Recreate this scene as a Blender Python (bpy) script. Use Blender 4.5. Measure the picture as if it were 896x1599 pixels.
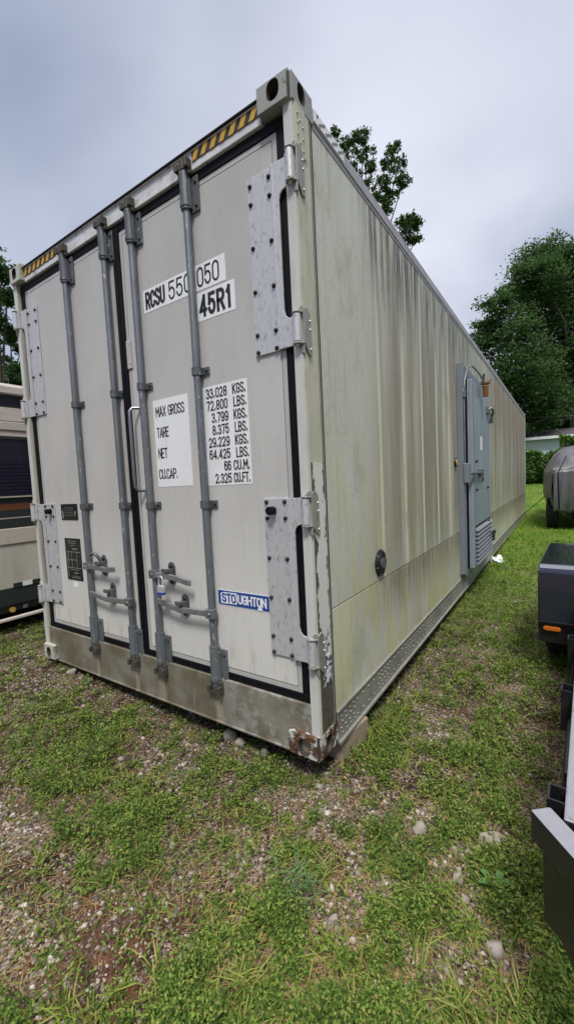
import bpy, bmesh, math, random
import numpy as np
from mathutils import Vector, Matrix
random.seed(7)
RNG = np.random.default_rng(11)
R = math.radians
for o in list(bpy.data.objects):
    bpy.data.objects.remove(o)
SC = bpy.context.scene
COL = SC.collection

# ------------------------------------------------------------------ camera
CAM = Vector((0.88554, -1.47521, 1.25223))
FW = Vector((-0.55861915, 0.82645051, -0.0701727))
RT = Vector((0.82942263, 0.55644608, -0.04925302))
UP = Vector((0.00165787, 0.0857165, 0.99631819))
cd = bpy.data.cameras.new('camera')
cam = bpy.data.objects.new('camera', cd)
COL.objects.link(cam)
mw = Matrix.Identity(4)
for i in range(3):
    mw[i][0] = RT[i]; mw[i][1] = UP[i]; mw[i][2] = -FW[i]; mw[i][3] = CAM[i]
cam.matrix_world = mw
cd.sensor_fit = 'HORIZONTAL'; cd.sensor_width = 36.0
cd.lens = 36.0 * 639.64 / 896.0
cd.clip_start = 0.05; cd.clip_end = 3000
SC.camera = cam

# ------------------------------------------------------------------ light
SUN_EL, SUN_AZ = R(58), R(150)          # azimuth measured clockwise from +y
SC.view_settings.view_transform = 'Standard'
SC.view_settings.look = 'None'
SC.view_settings.gamma = 1.0
SC.view_settings.use_curve_mapping = False
SC.view_settings.exposure = 1.02
world = bpy.data.worlds.new('World'); SC.world = world
world.use_nodes = True


class G:
    """small helper to write node trees"""
    def __init__(s, nt):
        s.nt = nt; s.n = nt.nodes; s.l = nt.links
    def add(s, t, **kw):
        n = s.n.new(t)
        for k, v in kw.items():
            setattr(n, k, v)
        return n
    def put(s, sock, v):
        if v is None: return
        if isinstance(v, bpy.types.NodeSocket): s.l.new(v, sock)
        elif isinstance(v, (tuple, list)):
            v = tuple(v)
            if sock.type == 'RGBA' and len(v) == 3: v = v + (1,)
            sock.default_value = v
        else:
            if sock.type == 'RGBA': v = (v, v, v, 1)
            elif sock.type == 'VECTOR': v = (v, v, v)
            sock.default_value = v
    def m(s, op, a, b=None, c=None, clamp=False):
        n = s.add('ShaderNodeMath', operation=op, use_clamp=clamp)
        for i, v in enumerate((a, b, c)): s.put(n.inputs[i], v)
        return n.outputs[0]
    def vm(s, op, a, b=None):
        n = s.add('ShaderNodeVectorMath', operation=op)
        s.put(n.inputs[0], a); s.put(n.inputs[1], b)
        return n.outputs['Value'] if op in ('DOT_PRODUCT', 'LENGTH') else n.outputs[0]
    def mix(s, f, a, b, mode='MIX'):
        n = s.add('ShaderNodeMix', data_type='RGBA', blend_type=mode)
        s.put(n.inputs[0], f); s.put(n.inputs[6], a); s.put(n.inputs[7], b)
        return n.outputs[2]
    def ramp(s, f, lo, hi):
        n = s.add('ShaderNodeMapRange', interpolation_type='SMOOTHSTEP', clamp=True)
        s.put(n.inputs[0], f); s.put(n.inputs[1], lo); s.put(n.inputs[2], hi)
        return n.outputs[0]
    def noise(s, v, scale=1.0, detail=4, rough=.55):
        n = s.add('ShaderNodeTexNoise')
        s.put(n.inputs['Vector'], v); s.put(n.inputs['Scale'], scale)
        s.put(n.inputs['Detail'], detail); s.put(n.inputs['Roughness'], rough)
        return n.outputs[0]
    def voro(s, v, scale, feat='F1', out=0):
        n = s.add('ShaderNodeTexVoronoi', feature=feat)
        s.put(n.inputs['Vector'], v); s.put(n.inputs['Scale'], scale)
        return n.outputs[out]
    def scale(s, v, sc):
        return s.vm('MULTIPLY', v, sc)
    def obj(s):
        return s.add('ShaderNodeTexCoord').outputs['Object']
    def xyz(s, v):
        n = s.add('ShaderNodeSeparateXYZ'); s.put(n.inputs[0], v)
        return n.outputs
    def rnd(s):
        return s.add('ShaderNodeNewGeometry').outputs['Random Per Island']
    def cramp(s, f, stops):
        n = s.add('ShaderNodeValToRGB'); s.put(n.inputs[0], f)
        e = n.color_ramp.elements
        while len(e) < len(stops): e.new(.5)
        for el, (p, c) in zip(e, stops):
            el.position = p; el.color = tuple(c) + (1,)
        return n.outputs[0]


g = G(world.node_tree); g.n.clear()
d = g.add('ShaderNodeTexCoord').outputs['Generated']
dx, dy, dz = g.xyz(d)
sky = g.add('ShaderNodeTexSky', sky_type='NISHITA')
sky.sun_disc = False; sky.sun_elevation = SUN_EL; sky.sun_rotation = SUN_AZ
proj = g.add('ShaderNodeCombineXYZ')
den = g.m('ADD', g.m('MAXIMUM', dz, 0.0), .35)
g.put(proj.inputs[0], g.m('DIVIDE', dx, den)); g.put(proj.inputs[1], g.m('DIVIDE', dy, den)); g.put(proj.inputs[2], 0.3)
c1 = g.ramp(g.noise(g.scale(proj.outputs[0], (1, 1.2, 1)), 1.45, 4, .45), .33, .67)
c2 = g.noise(g.scale(proj.outputs[0], (.8, 1.3, 1)), 4.0, 4, .5)
cl = g.mix(c1, (1.32, 1.66, 2.48), (2.75, 3.08, 3.85))
cl = g.mix(g.m('MULTIPLY', c2, .3), cl, (1.9, 2.15, 2.7))
spot = g.m('MAXIMUM', g.vm('DOT_PRODUCT', d, (-0.352, 0.842, 0.409)), 0.0)
spot = g.m('MULTIPLY', g.m('POWER', spot, 7.0), g.m('ADD', .55, g.m('MULTIPLY', c1, .45)))
cl = g.mix(spot, cl, (4.9, 5.0, 5.6))
zen = g.m('ADD', 1.0, g.m('MULTIPLY', g.ramp(dz, .78, .98), 4.6))
cl = g.mix(g.ramp(dz, .74, .95), cl, (3.9, 3.8, 3.75))
cl = g.vm('SCALE', cl); cl.node.inputs['Scale'].default_value = 1
g.put(cl.node.inputs['Scale'], zen)
fin = g.mix(.95, sky.outputs[0], cl)
bg = g.add('ShaderNodeBackground'); g.put(bg.inputs[0], fin); bg.inputs[1].default_value = 0.09
g.l.new(bg.outputs[0], g.add('ShaderNodeOutputWorld').inputs[0])

sl = bpy.data.lights.new('sun', 'SUN'); sl.energy = 1.5; sl.angle = R(12); sl.color = (1, .96, .9)
so = bpy.data.objects.new('sun', sl); COL.objects.link(so)
sd = Vector((math.sin(SUN_AZ) * math.cos(SUN_EL), math.cos(SUN_AZ) * math.cos(SUN_EL), math.sin(SUN_EL)))
so.rotation_euler = sd.to_track_quat('Z', 'Y').to_euler()
so.location = sd * 50


# ------------------------------------------------------------------ materials
def new_mat(name):
    m = bpy.data.materials.new(name); m.use_nodes = True
    gg = G(m.node_tree); gg.n.clear()
    out = gg.add('ShaderNodeOutputMaterial')
    b = gg.add('ShaderNodeBsdfPrincipled')
    gg.l.new(b.outputs[0], out.inputs[0])
    gg.b = b; gg.out = out; gg.mat = m
    return gg
def bump(gg, h, strength=.3, dist=.01):
    n = gg.add('ShaderNodeBump'); gg.put(n.inputs['Height'], h)
    n.inputs['Strength'].default_value = strength; n.inputs['Distance'].default_value = dist
    gg.l.new(n.outputs[0], gg.b.inputs['Normal'])
def simple(name, col, rough=.5, metal=0.0, var=.25, vs=6.0, dirt=None, dirtamt=.5, stretch=(1, 1, 1), bmp=0.0, bs=60, coat=0, spec=.5):
    gg = new_mat(name); o = gg.obj()
    n1 = gg.noise(gg.scale(o, stretch), vs, 6, .6)
    c = gg.mix(gg.m('MULTIPLY', gg.ramp(n1, .35, .75), var), col, tuple(x * .55 for x in col))
    if dirt:
        n2 = gg.noise(gg.scale(o, stretch), vs * 2.3, 8, .7)
        c = gg.mix(gg.m('MULTIPLY', gg.ramp(n2, .5, .72), dirtamt), c, dirt)
    gg.put(gg.b.inputs['Base Color'], c)
    gg.put(gg.b.inputs['Roughness'], gg.m('ADD', rough - .1, gg.m('MULTIPLY', n1, .2)))
    gg.b.inputs['Metallic'].default_value = metal
    gg.b.inputs['Coat Weight'].default_value = coat
    gg.b.inputs['Specular IOR Level'].default_value = spec
    if bmp: bump(gg, gg.noise(o, bs, 4, .6), bmp, .004)
    return gg.mat

MT = {}
# weathered fibreglass side of the container: ribs, algae, streaks running from the top rail
def side_mat(name, kick=False):
    gg = new_mat(name); o = gg.obj(); x, y, z = gg.xyz(o)
    big = gg.noise(gg.scale(o, (1, .8, .35)), 1.3, 5, .6); blot = gg.noise(gg.scale(o, (1, 1, .7)), 3.2, 7, .68)
    fine = gg.noise(gg.scale(o, (1, 26, 1.6)), 1.0, 7, .68)
    mid = gg.noise(gg.scale(o, (1, 5.5, .35)), 1.0, 5, .6)
    spk = gg.noise(o, 55, 4, .7)
    c = gg.mix(gg.ramp(big, .35, .68), (.565, .575, .515), (.465, .46, .395))
    # greenish film, stronger low down
    low = gg.ramp(z, 2.3, .3)
    c = gg.mix(gg.m('MULTIPLY', gg.m('MULTIPLY', gg.ramp(gg.noise(gg.scale(o, (1, 2.2, 1)), 2.4, 5, .62), .36, .68), .75), gg.m('ADD', .08, low)), c, (.50, .49, .24))
    # brown-grey veils between the ribs
    ph = gg.m('DIVIDE', gg.m('SUBTRACT', y, .645), .44)
    fr = gg.m('FRACT', ph)
    dist = gg.m('ABSOLUTE', gg.m('SUBTRACT', fr, .5))
    ph2 = gg.m('FRACT', gg.m('DIVIDE', gg.m('SUBTRACT', y, 4.385), .88))
    dist2 = gg.m('MULTIPLY', gg.m('ABSOLUTE', gg.m('SUBTRACT', ph2, .5)), 2.0)
    far = gg.m('GREATER_THAN', y, 4.3)
    dist = gg.m('ADD', gg.m('MULTIPLY', dist, gg.m('SUBTRACT', 1.0, far)), gg.m('MULTIPLY', dist2, far))
    rib = gg.ramp(gg.m('ADD', dist, gg.m('MULTIPLY', gg.m('SUBTRACT', mid, .5), .06)), .085, .03)
    inb = gg.m('MULTIPLY', gg.ramp(y, .55, .95), gg.ramp(z, 2.65, 1.7))
    veil = gg.m('MULTIPLY', gg.m('MULTIPLY', gg.ramp(mid, .30, .60), gg.ramp(y, .5, 1.3)), gg.ramp(gg.m('ABSOLUTE', gg.m('SUBTRACT', z, 1.55)), 1.4, .5))
    c = gg.mix(gg.m('MULTIPLY', veil, gg.m('SUBTRACT', .85, gg.m('MULTIPLY', rib, .8))), c, (.205, .175, .125))
    c = gg.mix(gg.m('MULTIPLY', gg.m('MULTIPLY', rib, inb), .8 if not kick else .1), c, (.66, .635, .47))
    # vertical hairline streaks
    c = gg.mix(gg.m('MULTIPLY', gg.ramp(fine, .48, .74), .5), c, (.23, .215, .165))
    # black runs below the top rail
    runs = gg.noise(gg.scale(o, (1, 24, .7)), 1.0, 7, .7); grain = gg.noise(gg.scale(o, (1, 1, .45)), 130, 3, .7)
    top = gg.m('MULTIPLY', gg.ramp(z, 2.05, 2.72), gg.m('MULTIPLY', gg.ramp(y, .5, .95), gg.ramp(y, 5.5, 2.6)))
    c = gg.mix(gg.m('MULTIPLY', top, gg.ramp(gg.m('ADD', runs, gg.m('MULTIPLY', gg.m('SUBTRACT', fine, .5), .5)), .43, .57)), c, (.045, .04, .035))
    # red-brown stain at the far end
    rb = gg.m('MULTIPLY', gg.m('MULTIPLY', gg.m('MULTIPLY', gg.ramp(y, 4.3, 6), gg.m('SUBTRACT', 1.0, gg.m('MULTIPLY', rib, .85))), gg.ramp(z, 1.1, 2.7)), gg.m('ADD', .25, gg.m('MULTIPLY', mid, 1.0)))
    c = gg.mix(gg.m('MULTIPLY', rb, 1.0), c, (.22, .135, .09))
    c = gg.mix(gg.m('MULTIPLY', gg.ramp(blot, .52, .68), .5), c, (.31, .29, .165))
    c = gg.mix(gg.m('MULTIPLY', gg.ramp(grain, .5, .7), .35), c, (.24, .225, .17))
    c = gg.mix(gg.m('MULTIPLY', gg.ramp(grain, .45, .3), .3), c, (.66, .64, .56))
    # pin-prick mould
    c = gg.mix(gg.m('MULTIPLY', gg.ramp(spk, .60, .72), .4), c, (.15, .15, .10))
    if kick:
        y2 = gg.noise(gg.scale(o, (1, 3, .8)), 1.7, 6, .65)
        c = gg.mix(gg.m('MULTIPLY', gg.ramp(y2, .38, .68), .5), c, gg.mix(gg.ramp(y, .3, 1.6), (.62, .59, .34), (.50, .46, .23)))
        c = gg.mix(gg.m('MULTIPLY', gg.m('MULTIPLY', gg.ramp(z, .25, .66), gg.m('MULTIPLY', gg.ramp(y, .5, 1.1), gg.ramp(runs, .32, .58))), .8), c, (.15, .12, .075))
        scr = gg.noise(gg.scale(o, (1, 6, 2.5)), 3.0, 8, .75)
        c = gg.mix(gg.m('MULTIPLY', gg.ramp(gg.m('ABSOLUTE', gg.m('SUBTRACT', scr, .5)), .010, .002), .5), c, (.62, .61, .52))
    gg.put(gg.b.inputs['Base Color'], c)
    gg.b.inputs['Roughness'].default_value = .55
    hh = gg.m('ADD', gg.m('MULTIPLY', gg.m('MULTIPLY', rib, inb), .8), gg.m('MULTIPLY', spk, .12))
    bump(gg, hh, .22, .004)
    return gg.mat
MT['side'] = side_mat('weathered_side_panel'); MT['kick'] = side_mat('weathered_kick_panel', True)

def door_mat():
    gg = new_mat('dull_white_door'); o = gg.obj(); x, y, z = gg.xyz(o)
    b = gg.noise(gg.scale(o, (1.2, 1, .5)), 1.6, 5, .6)
    f = gg.noise(gg.scale(o, (18, 1, 1.2)), 1.0, 6, .65)
    c = gg.mix(gg.ramp(b, .35, .7), (.53, .52, .50), (.46, .45, .43))
    c = gg.mix(gg.m('MULTIPLY', gg.ramp(z, 1.3, 2.5), .35), c, (.34, .335, .33))  # dimmer light on the upper doors, painted into the colour
    c = gg.mix(gg.m('MULTIPLY', gg.ramp(z, 1.3, .45), .7), c, (.66, .645, .605))  # brighter light on the lower doors, painted in likewise
    c = gg.mix(gg.m('MULTIPLY', gg.ramp(f, .52, .75), .22), c, (.36, .34, .30))
    s = gg.noise(o, 34, 5, .7)
    c = gg.mix(gg.m('MULTIPLY', gg.ramp(s, .63, .75), .4), c, (.34, .31, .26))
    sc_ = gg.noise(gg.scale(o, (3, 1, .9)), 4.0, 9, .75)
    c = gg.mix(gg.m('MULTIPLY', gg.ramp(gg.m('ABSOLUTE', gg.m('SUBTRACT', sc_, .5)), .006, .001), .25), c, (.22, .21, .19))
    # rust weep at the bottom of the doors
    r1 = gg.m('MULTIPLY', gg.ramp(z, .52, .3), gg.ramp(gg.noise(gg.scale(o, (14, 1, 3)), 1.0, 5, .65), .56, .7))
    c = gg.mix(gg.m('MULTIPLY', r1, .7), c, (.36, .24, .12))
    gg.put(gg.b.inputs['Base Color'], c); gg.b.inputs['Roughness'].default_value = .42
    bump(gg, gg.noise(o, 5, 3, .5), .10, .01)
    return gg.mat
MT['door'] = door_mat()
MT['door_frame'] = simple('door_edge_frame', (.45, .44, .42), .45, 0, .3, 5, (.26, .24, .2), .35)
MT['rubber'] = simple('black_rubber', (.003, .003, .006), .65, 0, .3, 8, (.02, .02, .02), .3, spec=.2)
MT['post'] = simple('cream_post', (.50, .49, .38), .5, 0, .35, 4, (.19, .18, .11), .5, (3, 3, .6))
MT['postfront'] = simple('grey_white_post_front', (.55, .55, .52), .5, 0, .25, 4, (.25, .23, .18), .3, (3, 3, .6))
def galv(name, col, var=.5, metal=.55, rough=.48, sc=16, spots=True):
    gg = new_mat(name); o = gg.obj()
    v = gg.voro(gg.scale(o, (1, 1, .6)), sc * 3); n = gg.noise(gg.scale(o, (1, 1, .45)), sc, 6, .7)
    c = gg.mix(gg.m('MULTIPLY', gg.ramp(n, .35, .7), var), col, tuple(a * .45 for a in col))
    if spots:
        w = gg.noise(gg.scale(o, (1, 1, .5)), sc * 2.6, 4, .6)
        c = gg.mix(gg.m('MULTIPLY', gg.ramp(w, .62, .68), .55), c, (.58, .60, .62))
    gg.put(gg.b.inputs['Base Color'], c); gg.b.inputs['Metallic'].default_value = metal
    gg.put(gg.b.inputs['Roughness'], gg.m('ADD', rough - .1, gg.m('MULTIPLY', n, .25)))
    bump(gg, n, .15, .003)
    return gg.mat
MT['galv'] = galv('galvanised_steel', (.205, .225, .24))
MT['galv_dark'] = galv('dull_dark_galvanised_steel', (.135, .145, .155), .5, .5, .5)
MT['galv_lever'] = galv('worn_lever_steel', (.30, .30, .31), .6, .6, .5, 22)
MT['alu'] = galv('scuffed_aluminium', (.60, .61, .66), .22, .45, .42, 9, False)
MT['hinge_alu'] = simple('hinge_plate_aluminium', (.56, .56, .575), .45, .3, .12, 26, (.09, .085, .08), .6, (1.4, 1, .6), .1, 40)
MT['header'] = simple('scuffed_white_header', (.70, .70, .70), .42, .1, .6, 5, (.17, .16, .15), .85, (1.4, 1, 1.6))
MT['toprail'] = simple('weathered_top_rail', (.40, .39, .41), .5, .2, .5, 5, (.16, .14, .14), .6, (1, .8, 3))
MT['rail'] = simple('grimy_bottom_rail', (.31, .305, .27), .5, .25, .5, 4, (.15, .14, .10), .65, (1, 1.2, 1.2), .2, 30)
MT['dark'] = simple('dark_gap', (.02, .02, .02), .7)
MT['bolt'] = simple('black_bolt', (.018, .017, .017), .5, .3)
MT['white_card'] = simple('white_vinyl_card', (.78, .79, .80), .4, 0, .06, 4, (.5, .52, .42), .3, (3, 1, .7))
MT['ink'] = simple('black_ink', (.016, .016, .018), .5)
MT['blue'] = simple('blue_vinyl', (.018, .06, .28), .35, 0, .15)
MT['white_ink'] = simple('white_vinyl_letter', (.78, .79, .81), .4, 0, .1)
MT['yellow'] = simple('hazard_yellow', (.58, .34, .035), .5, 0, .35, 12, (.2, .15, .06), .5)
MT['hblack'] = simple('hazard_black', (.025, .023, .022), .5, 0, .3, 12, (.2, .18, .15), .3)
MT['plate_black'] = simple('black_data_plate', (.015, .014, .014), .35, .2, .2, 20, (.09, .085, .08), .5)
MT['plate_line'] = simple('pale_plate_print', (.30, .30, .28), .45, 0, .4, 30)
MT['rust'] = simple('rust', (.14, .055, .022), .8, 0, .5, 15, (.30, .13, .05), .6, bmp=.4)
def flaky(name, paint, metal, amt, sc=9, st=(1, 1, .6)):
    gg = new_mat(name); o = gg.obj()
    n = gg.noise(gg.scale(o, st), sc, 9, .72); n2 = gg.noise(o, sc * 3, 6, .7)
    f = gg.ramp(n, amt - .02, amt + .02)
    p = gg.mix(gg.m('MULTIPLY', n2, .35), paint, tuple(a * .5 for a in paint))
    q = gg.mix(gg.ramp(n2, .4, .65), metal, tuple(a * .4 for a in metal))
    gg.put(gg.b.inputs['Base Color'], gg.mix(f, p, q)); gg.b.inputs['Roughness'].default_value = .6
    bump(gg, gg.m('SUBTRACT', 1.0, f), .5, .003)
    return gg.mat
MT['bare_post'] = flaky('peeled_post', (.66, .65, .60), (.12, .11, .09), .525, 9, (2, 3.5, .5))
MT['casting_rust'] = flaky('rusty_casting', (.56, .55, .51), (.115, .052, .026), .465, 15, (1, 1, 1))
MT['casting_old'] = flaky('chipped_grey_casting', (.30, .31, .295), (.12, .115, .10), .64, 14, (1, 1, 1))
MT['casting_green'] = flaky('mossy_casting', (.46, .47, .40), (.22, .21, .15), .60, 10, (1, 1, 1))
def sill_mat():
    gg = new_mat('stained_steel_sill'); o = gg.obj(); x, y, z = gg.xyz(o)
    n = gg.noise(gg.scale(o, (1.6, 1, 2)), 2.2, 7, .62); n2 = gg.noise(gg.scale(o, (9, 1, 1)), 1.3, 6, .7)
    c = gg.mix(gg.ramp(n, .35, .62), (.27, .25, .205), (.15, .13, .09))
    c = gg.mix(gg.m('MULTIPLY', gg.ramp(n2, .58, .72), .5), c, (.42, .40, .36))
    for xr, w in ((-1.74, .03), (-1.32, .035), (-1.085, .05), (-.62, .04)):
        dd = gg.m('ABSOLUTE', gg.m('ADD', gg.m('SUBTRACT', x, xr), gg.m('MULTIPLY', gg.m('SUBTRACT', n2, .5), .08)))
        c = gg.mix(gg.m('MULTIPLY', gg.ramp(dd, w, w * .25), .6), c, (.42, .35, .27))
    w2 = gg.m('MULTIPLY', gg.ramp(x, -.9, -.3), gg.ramp(gg.noise(gg.scale(o, (4, 1, 4)), 1.2, 7, .75), .48, .58))
    c = gg.mix(gg.m('MULTIPLY', w2, .55), c, (.46, .45, .44))
    gg.put(gg.b.inputs['Base Color'], c); gg.b.inputs['Roughness'].default_value = .5; gg.b.inputs['Metallic'].default_value = .2
    bump(gg, n, .15, .01)
    return gg.mat
MT['sill'] = sill_mat()
MT['blue_grey'] = simple('blue_grey_cold_room_paint', (.31, .37, .42), .4, .2, .4, 5, (.32, .36, .40), .35, (1, 2, .6))
MT['blue_grey2'] = simple('blue_grey_jamb_paint', (.20, .225, .25), .45, .15, .3, 3, (.14, .14, .16), .35, (1, 2, .6))
MT['wood'] = simple('weathered_timber', (.31, .245, .17), .8, 0, .4, 6, (.08, .07, .05), .6, (1, 1, 8), .4, 30)
MT['black_paint'] = simple('gloss_black_paint', (.010, .010, .012), .35, .0, .2, 5, (.05, .05, .05), .35, coat=.1)
def grey_topped():
    gg = new_mat('black_paint_grey_on_top'); o = gg.obj()
    nz = gg.xyz(gg.add('ShaderNodeNewGeometry').outputs['True Normal'])[2]
    n = gg.noise(o, 14, 6, .7); n2 = gg.noise(o, 60, 4, .6)
    f = gg.m('MULTIPLY', gg.ramp(nz, .5, .95), gg.ramp(n, .25, .45))  # upward faces turn grey, broken up by noise; sides stay black
    c = gg.mix(gg.m('MULTIPLY', gg.ramp(n2, .58, .7), .5), (.014, .014, .016), (.07, .07, .072))
    gg.put(gg.b.inputs['Base Color'], gg.mix(f, c, gg.mix(n2, (.20, .20, .225), (.27, .27, .30))))
    gg.put(gg.b.inputs['Roughness'], gg.m('ADD', .32, gg.m('MULTIPLY', f, .25)))
    return gg.mat
MT['grey_topped'] = grey_topped()
MT['gunmetal'] = simple('grey_painted_steel', (.30, .31, .35), .34, .35, .15, 8, (.12, .12, .13), .15)
MT['fender'] = simple('fender_black_gloss', (.048, .053, .085), .17, .65, .2, 5, (.06, .06, .065), .2, coat=1.0)
MT['tyre'] = simple('tyre_rubber', (.014, .014, .014), .75, 0, .3, 12, (.05, .045, .04), .4)
MT['rimsteel'] = simple('wheel_rim_steel', (.35, .35, .36), .4, .7)
MT['orange'] = simple('orange_lens', (.55, .14, .012), .2, 0, .1, 8, coat=.5)
MT['cream'] = simple('faded_cream_siding', (.52, .47, .41), .5, 0, .3, 2, (.24, .19, .14), .35, (1, 1.5, .8))
MT['cream2'] = simple('dirty_cream_lower', (.54, .51, .45), .5, 0, .3, 2, (.24, .22, .18), .4, (1, 2.5, .6))
MT['beige'] = simple('pinkish_beige_trim', (.58, .52, .47), .55, 0, .35, 3, (.22, .14, .09), .5, (1, 1, 6))
MT['darkglass'] = simple('dark_tinted_glass', (.012, .012, .028), .12, 0, .1, spec=.6)
MT['navy'] = simple('navy_blind', (.008, .008, .032), .4, 0, .2)
MT['rvgreen'] = simple('dark_green_stripe', (.022, .03, .03), .45, 0, .25, 4, (.05, .05, .045), .4)
MT['rvbrown'] = simple('rust_brown_stripe', (.14, .05, .02), .5, 0, .3)
MT['amber'] = simple('amber_reflector', (.50, .33, .08), .35)
MT['tarp'] = None
MT['stone'] = simple('pale_limestone', (.29, .255, .22), .85, 0, .4, 14, (.16, .13, .10), .5, bmp=.5, bs=40)
MT['plastic'] = simple('white_plastic_bag', (.75, .76, .78), .4, 0, .1)
MT['brick_red'] = None
def tarp():
    gg = new_mat('grey_tarpaulin'); o = gg.obj()
    n = gg.noise(gg.scale(o, (1, 1, .7)), 2.6, 6, .6); n2 = gg.noise(gg.scale(o, (2, 1, .5)), 5, 6, .65)
    gg.put(gg.b.inputs['Base Color'], gg.mix(gg.ramp(n2, .35, .7), (.105, .105, .112), (.065, .063, .066)))
    gg.b.inputs['Roughness'].default_value = .33
    bump(gg, gg.m('ADD', n, gg.m('MULTIPLY', n2, .25)), .45, .06)
    return gg.mat
MT['tarp'] = tarp()

def leafmat(name, stops, rough=.55, trans=.25, tint=None):
    gg = new_mat(name)
    r = gg.rnd(); c = gg.cramp(r, stops)
    if tint:
        o = gg.obj(); c = gg.mix(gg.m('MULTIPLY', gg.ramp(gg.noise(o, tint[0], 3, .5), .4, .65), tint[2]), c, tint[1])
    gg.put(gg.b.inputs['Base Color'], c); gg.b.inputs['Roughness'].default_value = rough
    gg.b.inputs['Specular IOR Level'].default_value = .14
    t = gg.add('ShaderNodeBsdfTranslucent'); gg.put(t.inputs[0], c)
    mx = gg.add('ShaderNodeMixShader'); mx.inputs[0].default_value = trans
    gg.l.new(gg.b.outputs[0], mx.inputs[1]); gg.l.new(t.outputs[0], mx.inputs[2]); gg.l.new(mx.outputs[0], gg.out.inputs[0])
    return gg.mat
MT['leaf_dark'] = leafmat('dark_oak_leaves', [(0, (.025, .058, .02)), (.5, (.06, .12, .038)), (1, (.125, .205, .068))], trans=.42)
MT['leaf_mid'] = leafmat('mid_green_leaves', [(0, (.026, .06, .016)), (.6, (.05, .10, .026)), (1, (.09, .155, .042))], trans=.35)
MT['leaf_far'] = leafmat('leaf_behind', [(0, (.025, .055, .018)), (.6, (.05, .10, .03)), (1, (.085, .15, .045))], trans=.35)
MT['hedge'] = leafmat('hedge_leaves', [(0, (.04, .095, .022)), (.6, (.09, .185, .045)), (1, (.17, .28, .08))])
MT['shrub'] = leafmat('bright_shrub_leaves', [(0, (.05, .11, .02)), (.6, (.10, .19, .03)), (1, (.17, .27, .05))])
MT['clover'] = leafmat('creeping_weed_leaves', [(0, (.035, .07, .014)), (.4, (.115, .20, .034)), (.8, (.25, .35, .07)), (1, (.36, .31, .11))], .6, .35, (3.2, (.065, .13, .028), .4))
MT['blade'] = leafmat('grass_blades', [(0, (.06, .10, .016)), (.4, (.165, .235, .04)), (.75, (.29, .34, .07)), (1, (.37, .31, .12))], .55, .35, (2.4, (.10, .18, .04), .35))
MT['lawn'] = leafmat('lawn_blades', [(0, (.06, .15, .010)), (.5, (.14, .28, .018)), (1, (.30, .40, .045))], .5, .3, (.5, (.10, .20, .02), .6))
MT['straw'] = leafmat('dry_straw', [(0, (.13, .08, .035)), (.6, (.27, .18, .085)), (1, (.40, .29, .13))], .7, .1)
MT['needles'] = leafmat('dead_pine_needles', [(0, (.06, .026, .015)), (.55, (.13, .058, .034)), (1, (.24, .125, .065))], .8, .05)
MT['bluegrass'] = leafmat('blue_green_tuft', [(0, (.06, .14, .05)), (.6, (.12, .22, .09)), (1, (.20, .30, .14))], .5, .2)
MT['broad'] = leafmat('broad_weed_leaf', [(0, (.10, .22, .06)), (1, (.13, .27, .08))], .45, .25)
MT['bark'] = simple('tree_bark', (.10, .08, .06), .9, 0, .5, 5, (.04, .035, .03), .5, (2, 2, .4), .5, 14)
gg = new_mat('gravel_stones')
gg.put(gg.b.inputs['Base Color'], gg.cramp(gg.rnd(), [(0, (.08, .06, .047)), (.4, (.18, .14, .112)), (.8, (.32, .265, .225)), (1, (.47, .42, .375))])); gg.b.inputs['Roughness'].default_value = .85
MT['gravel'] = gg.mat

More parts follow.
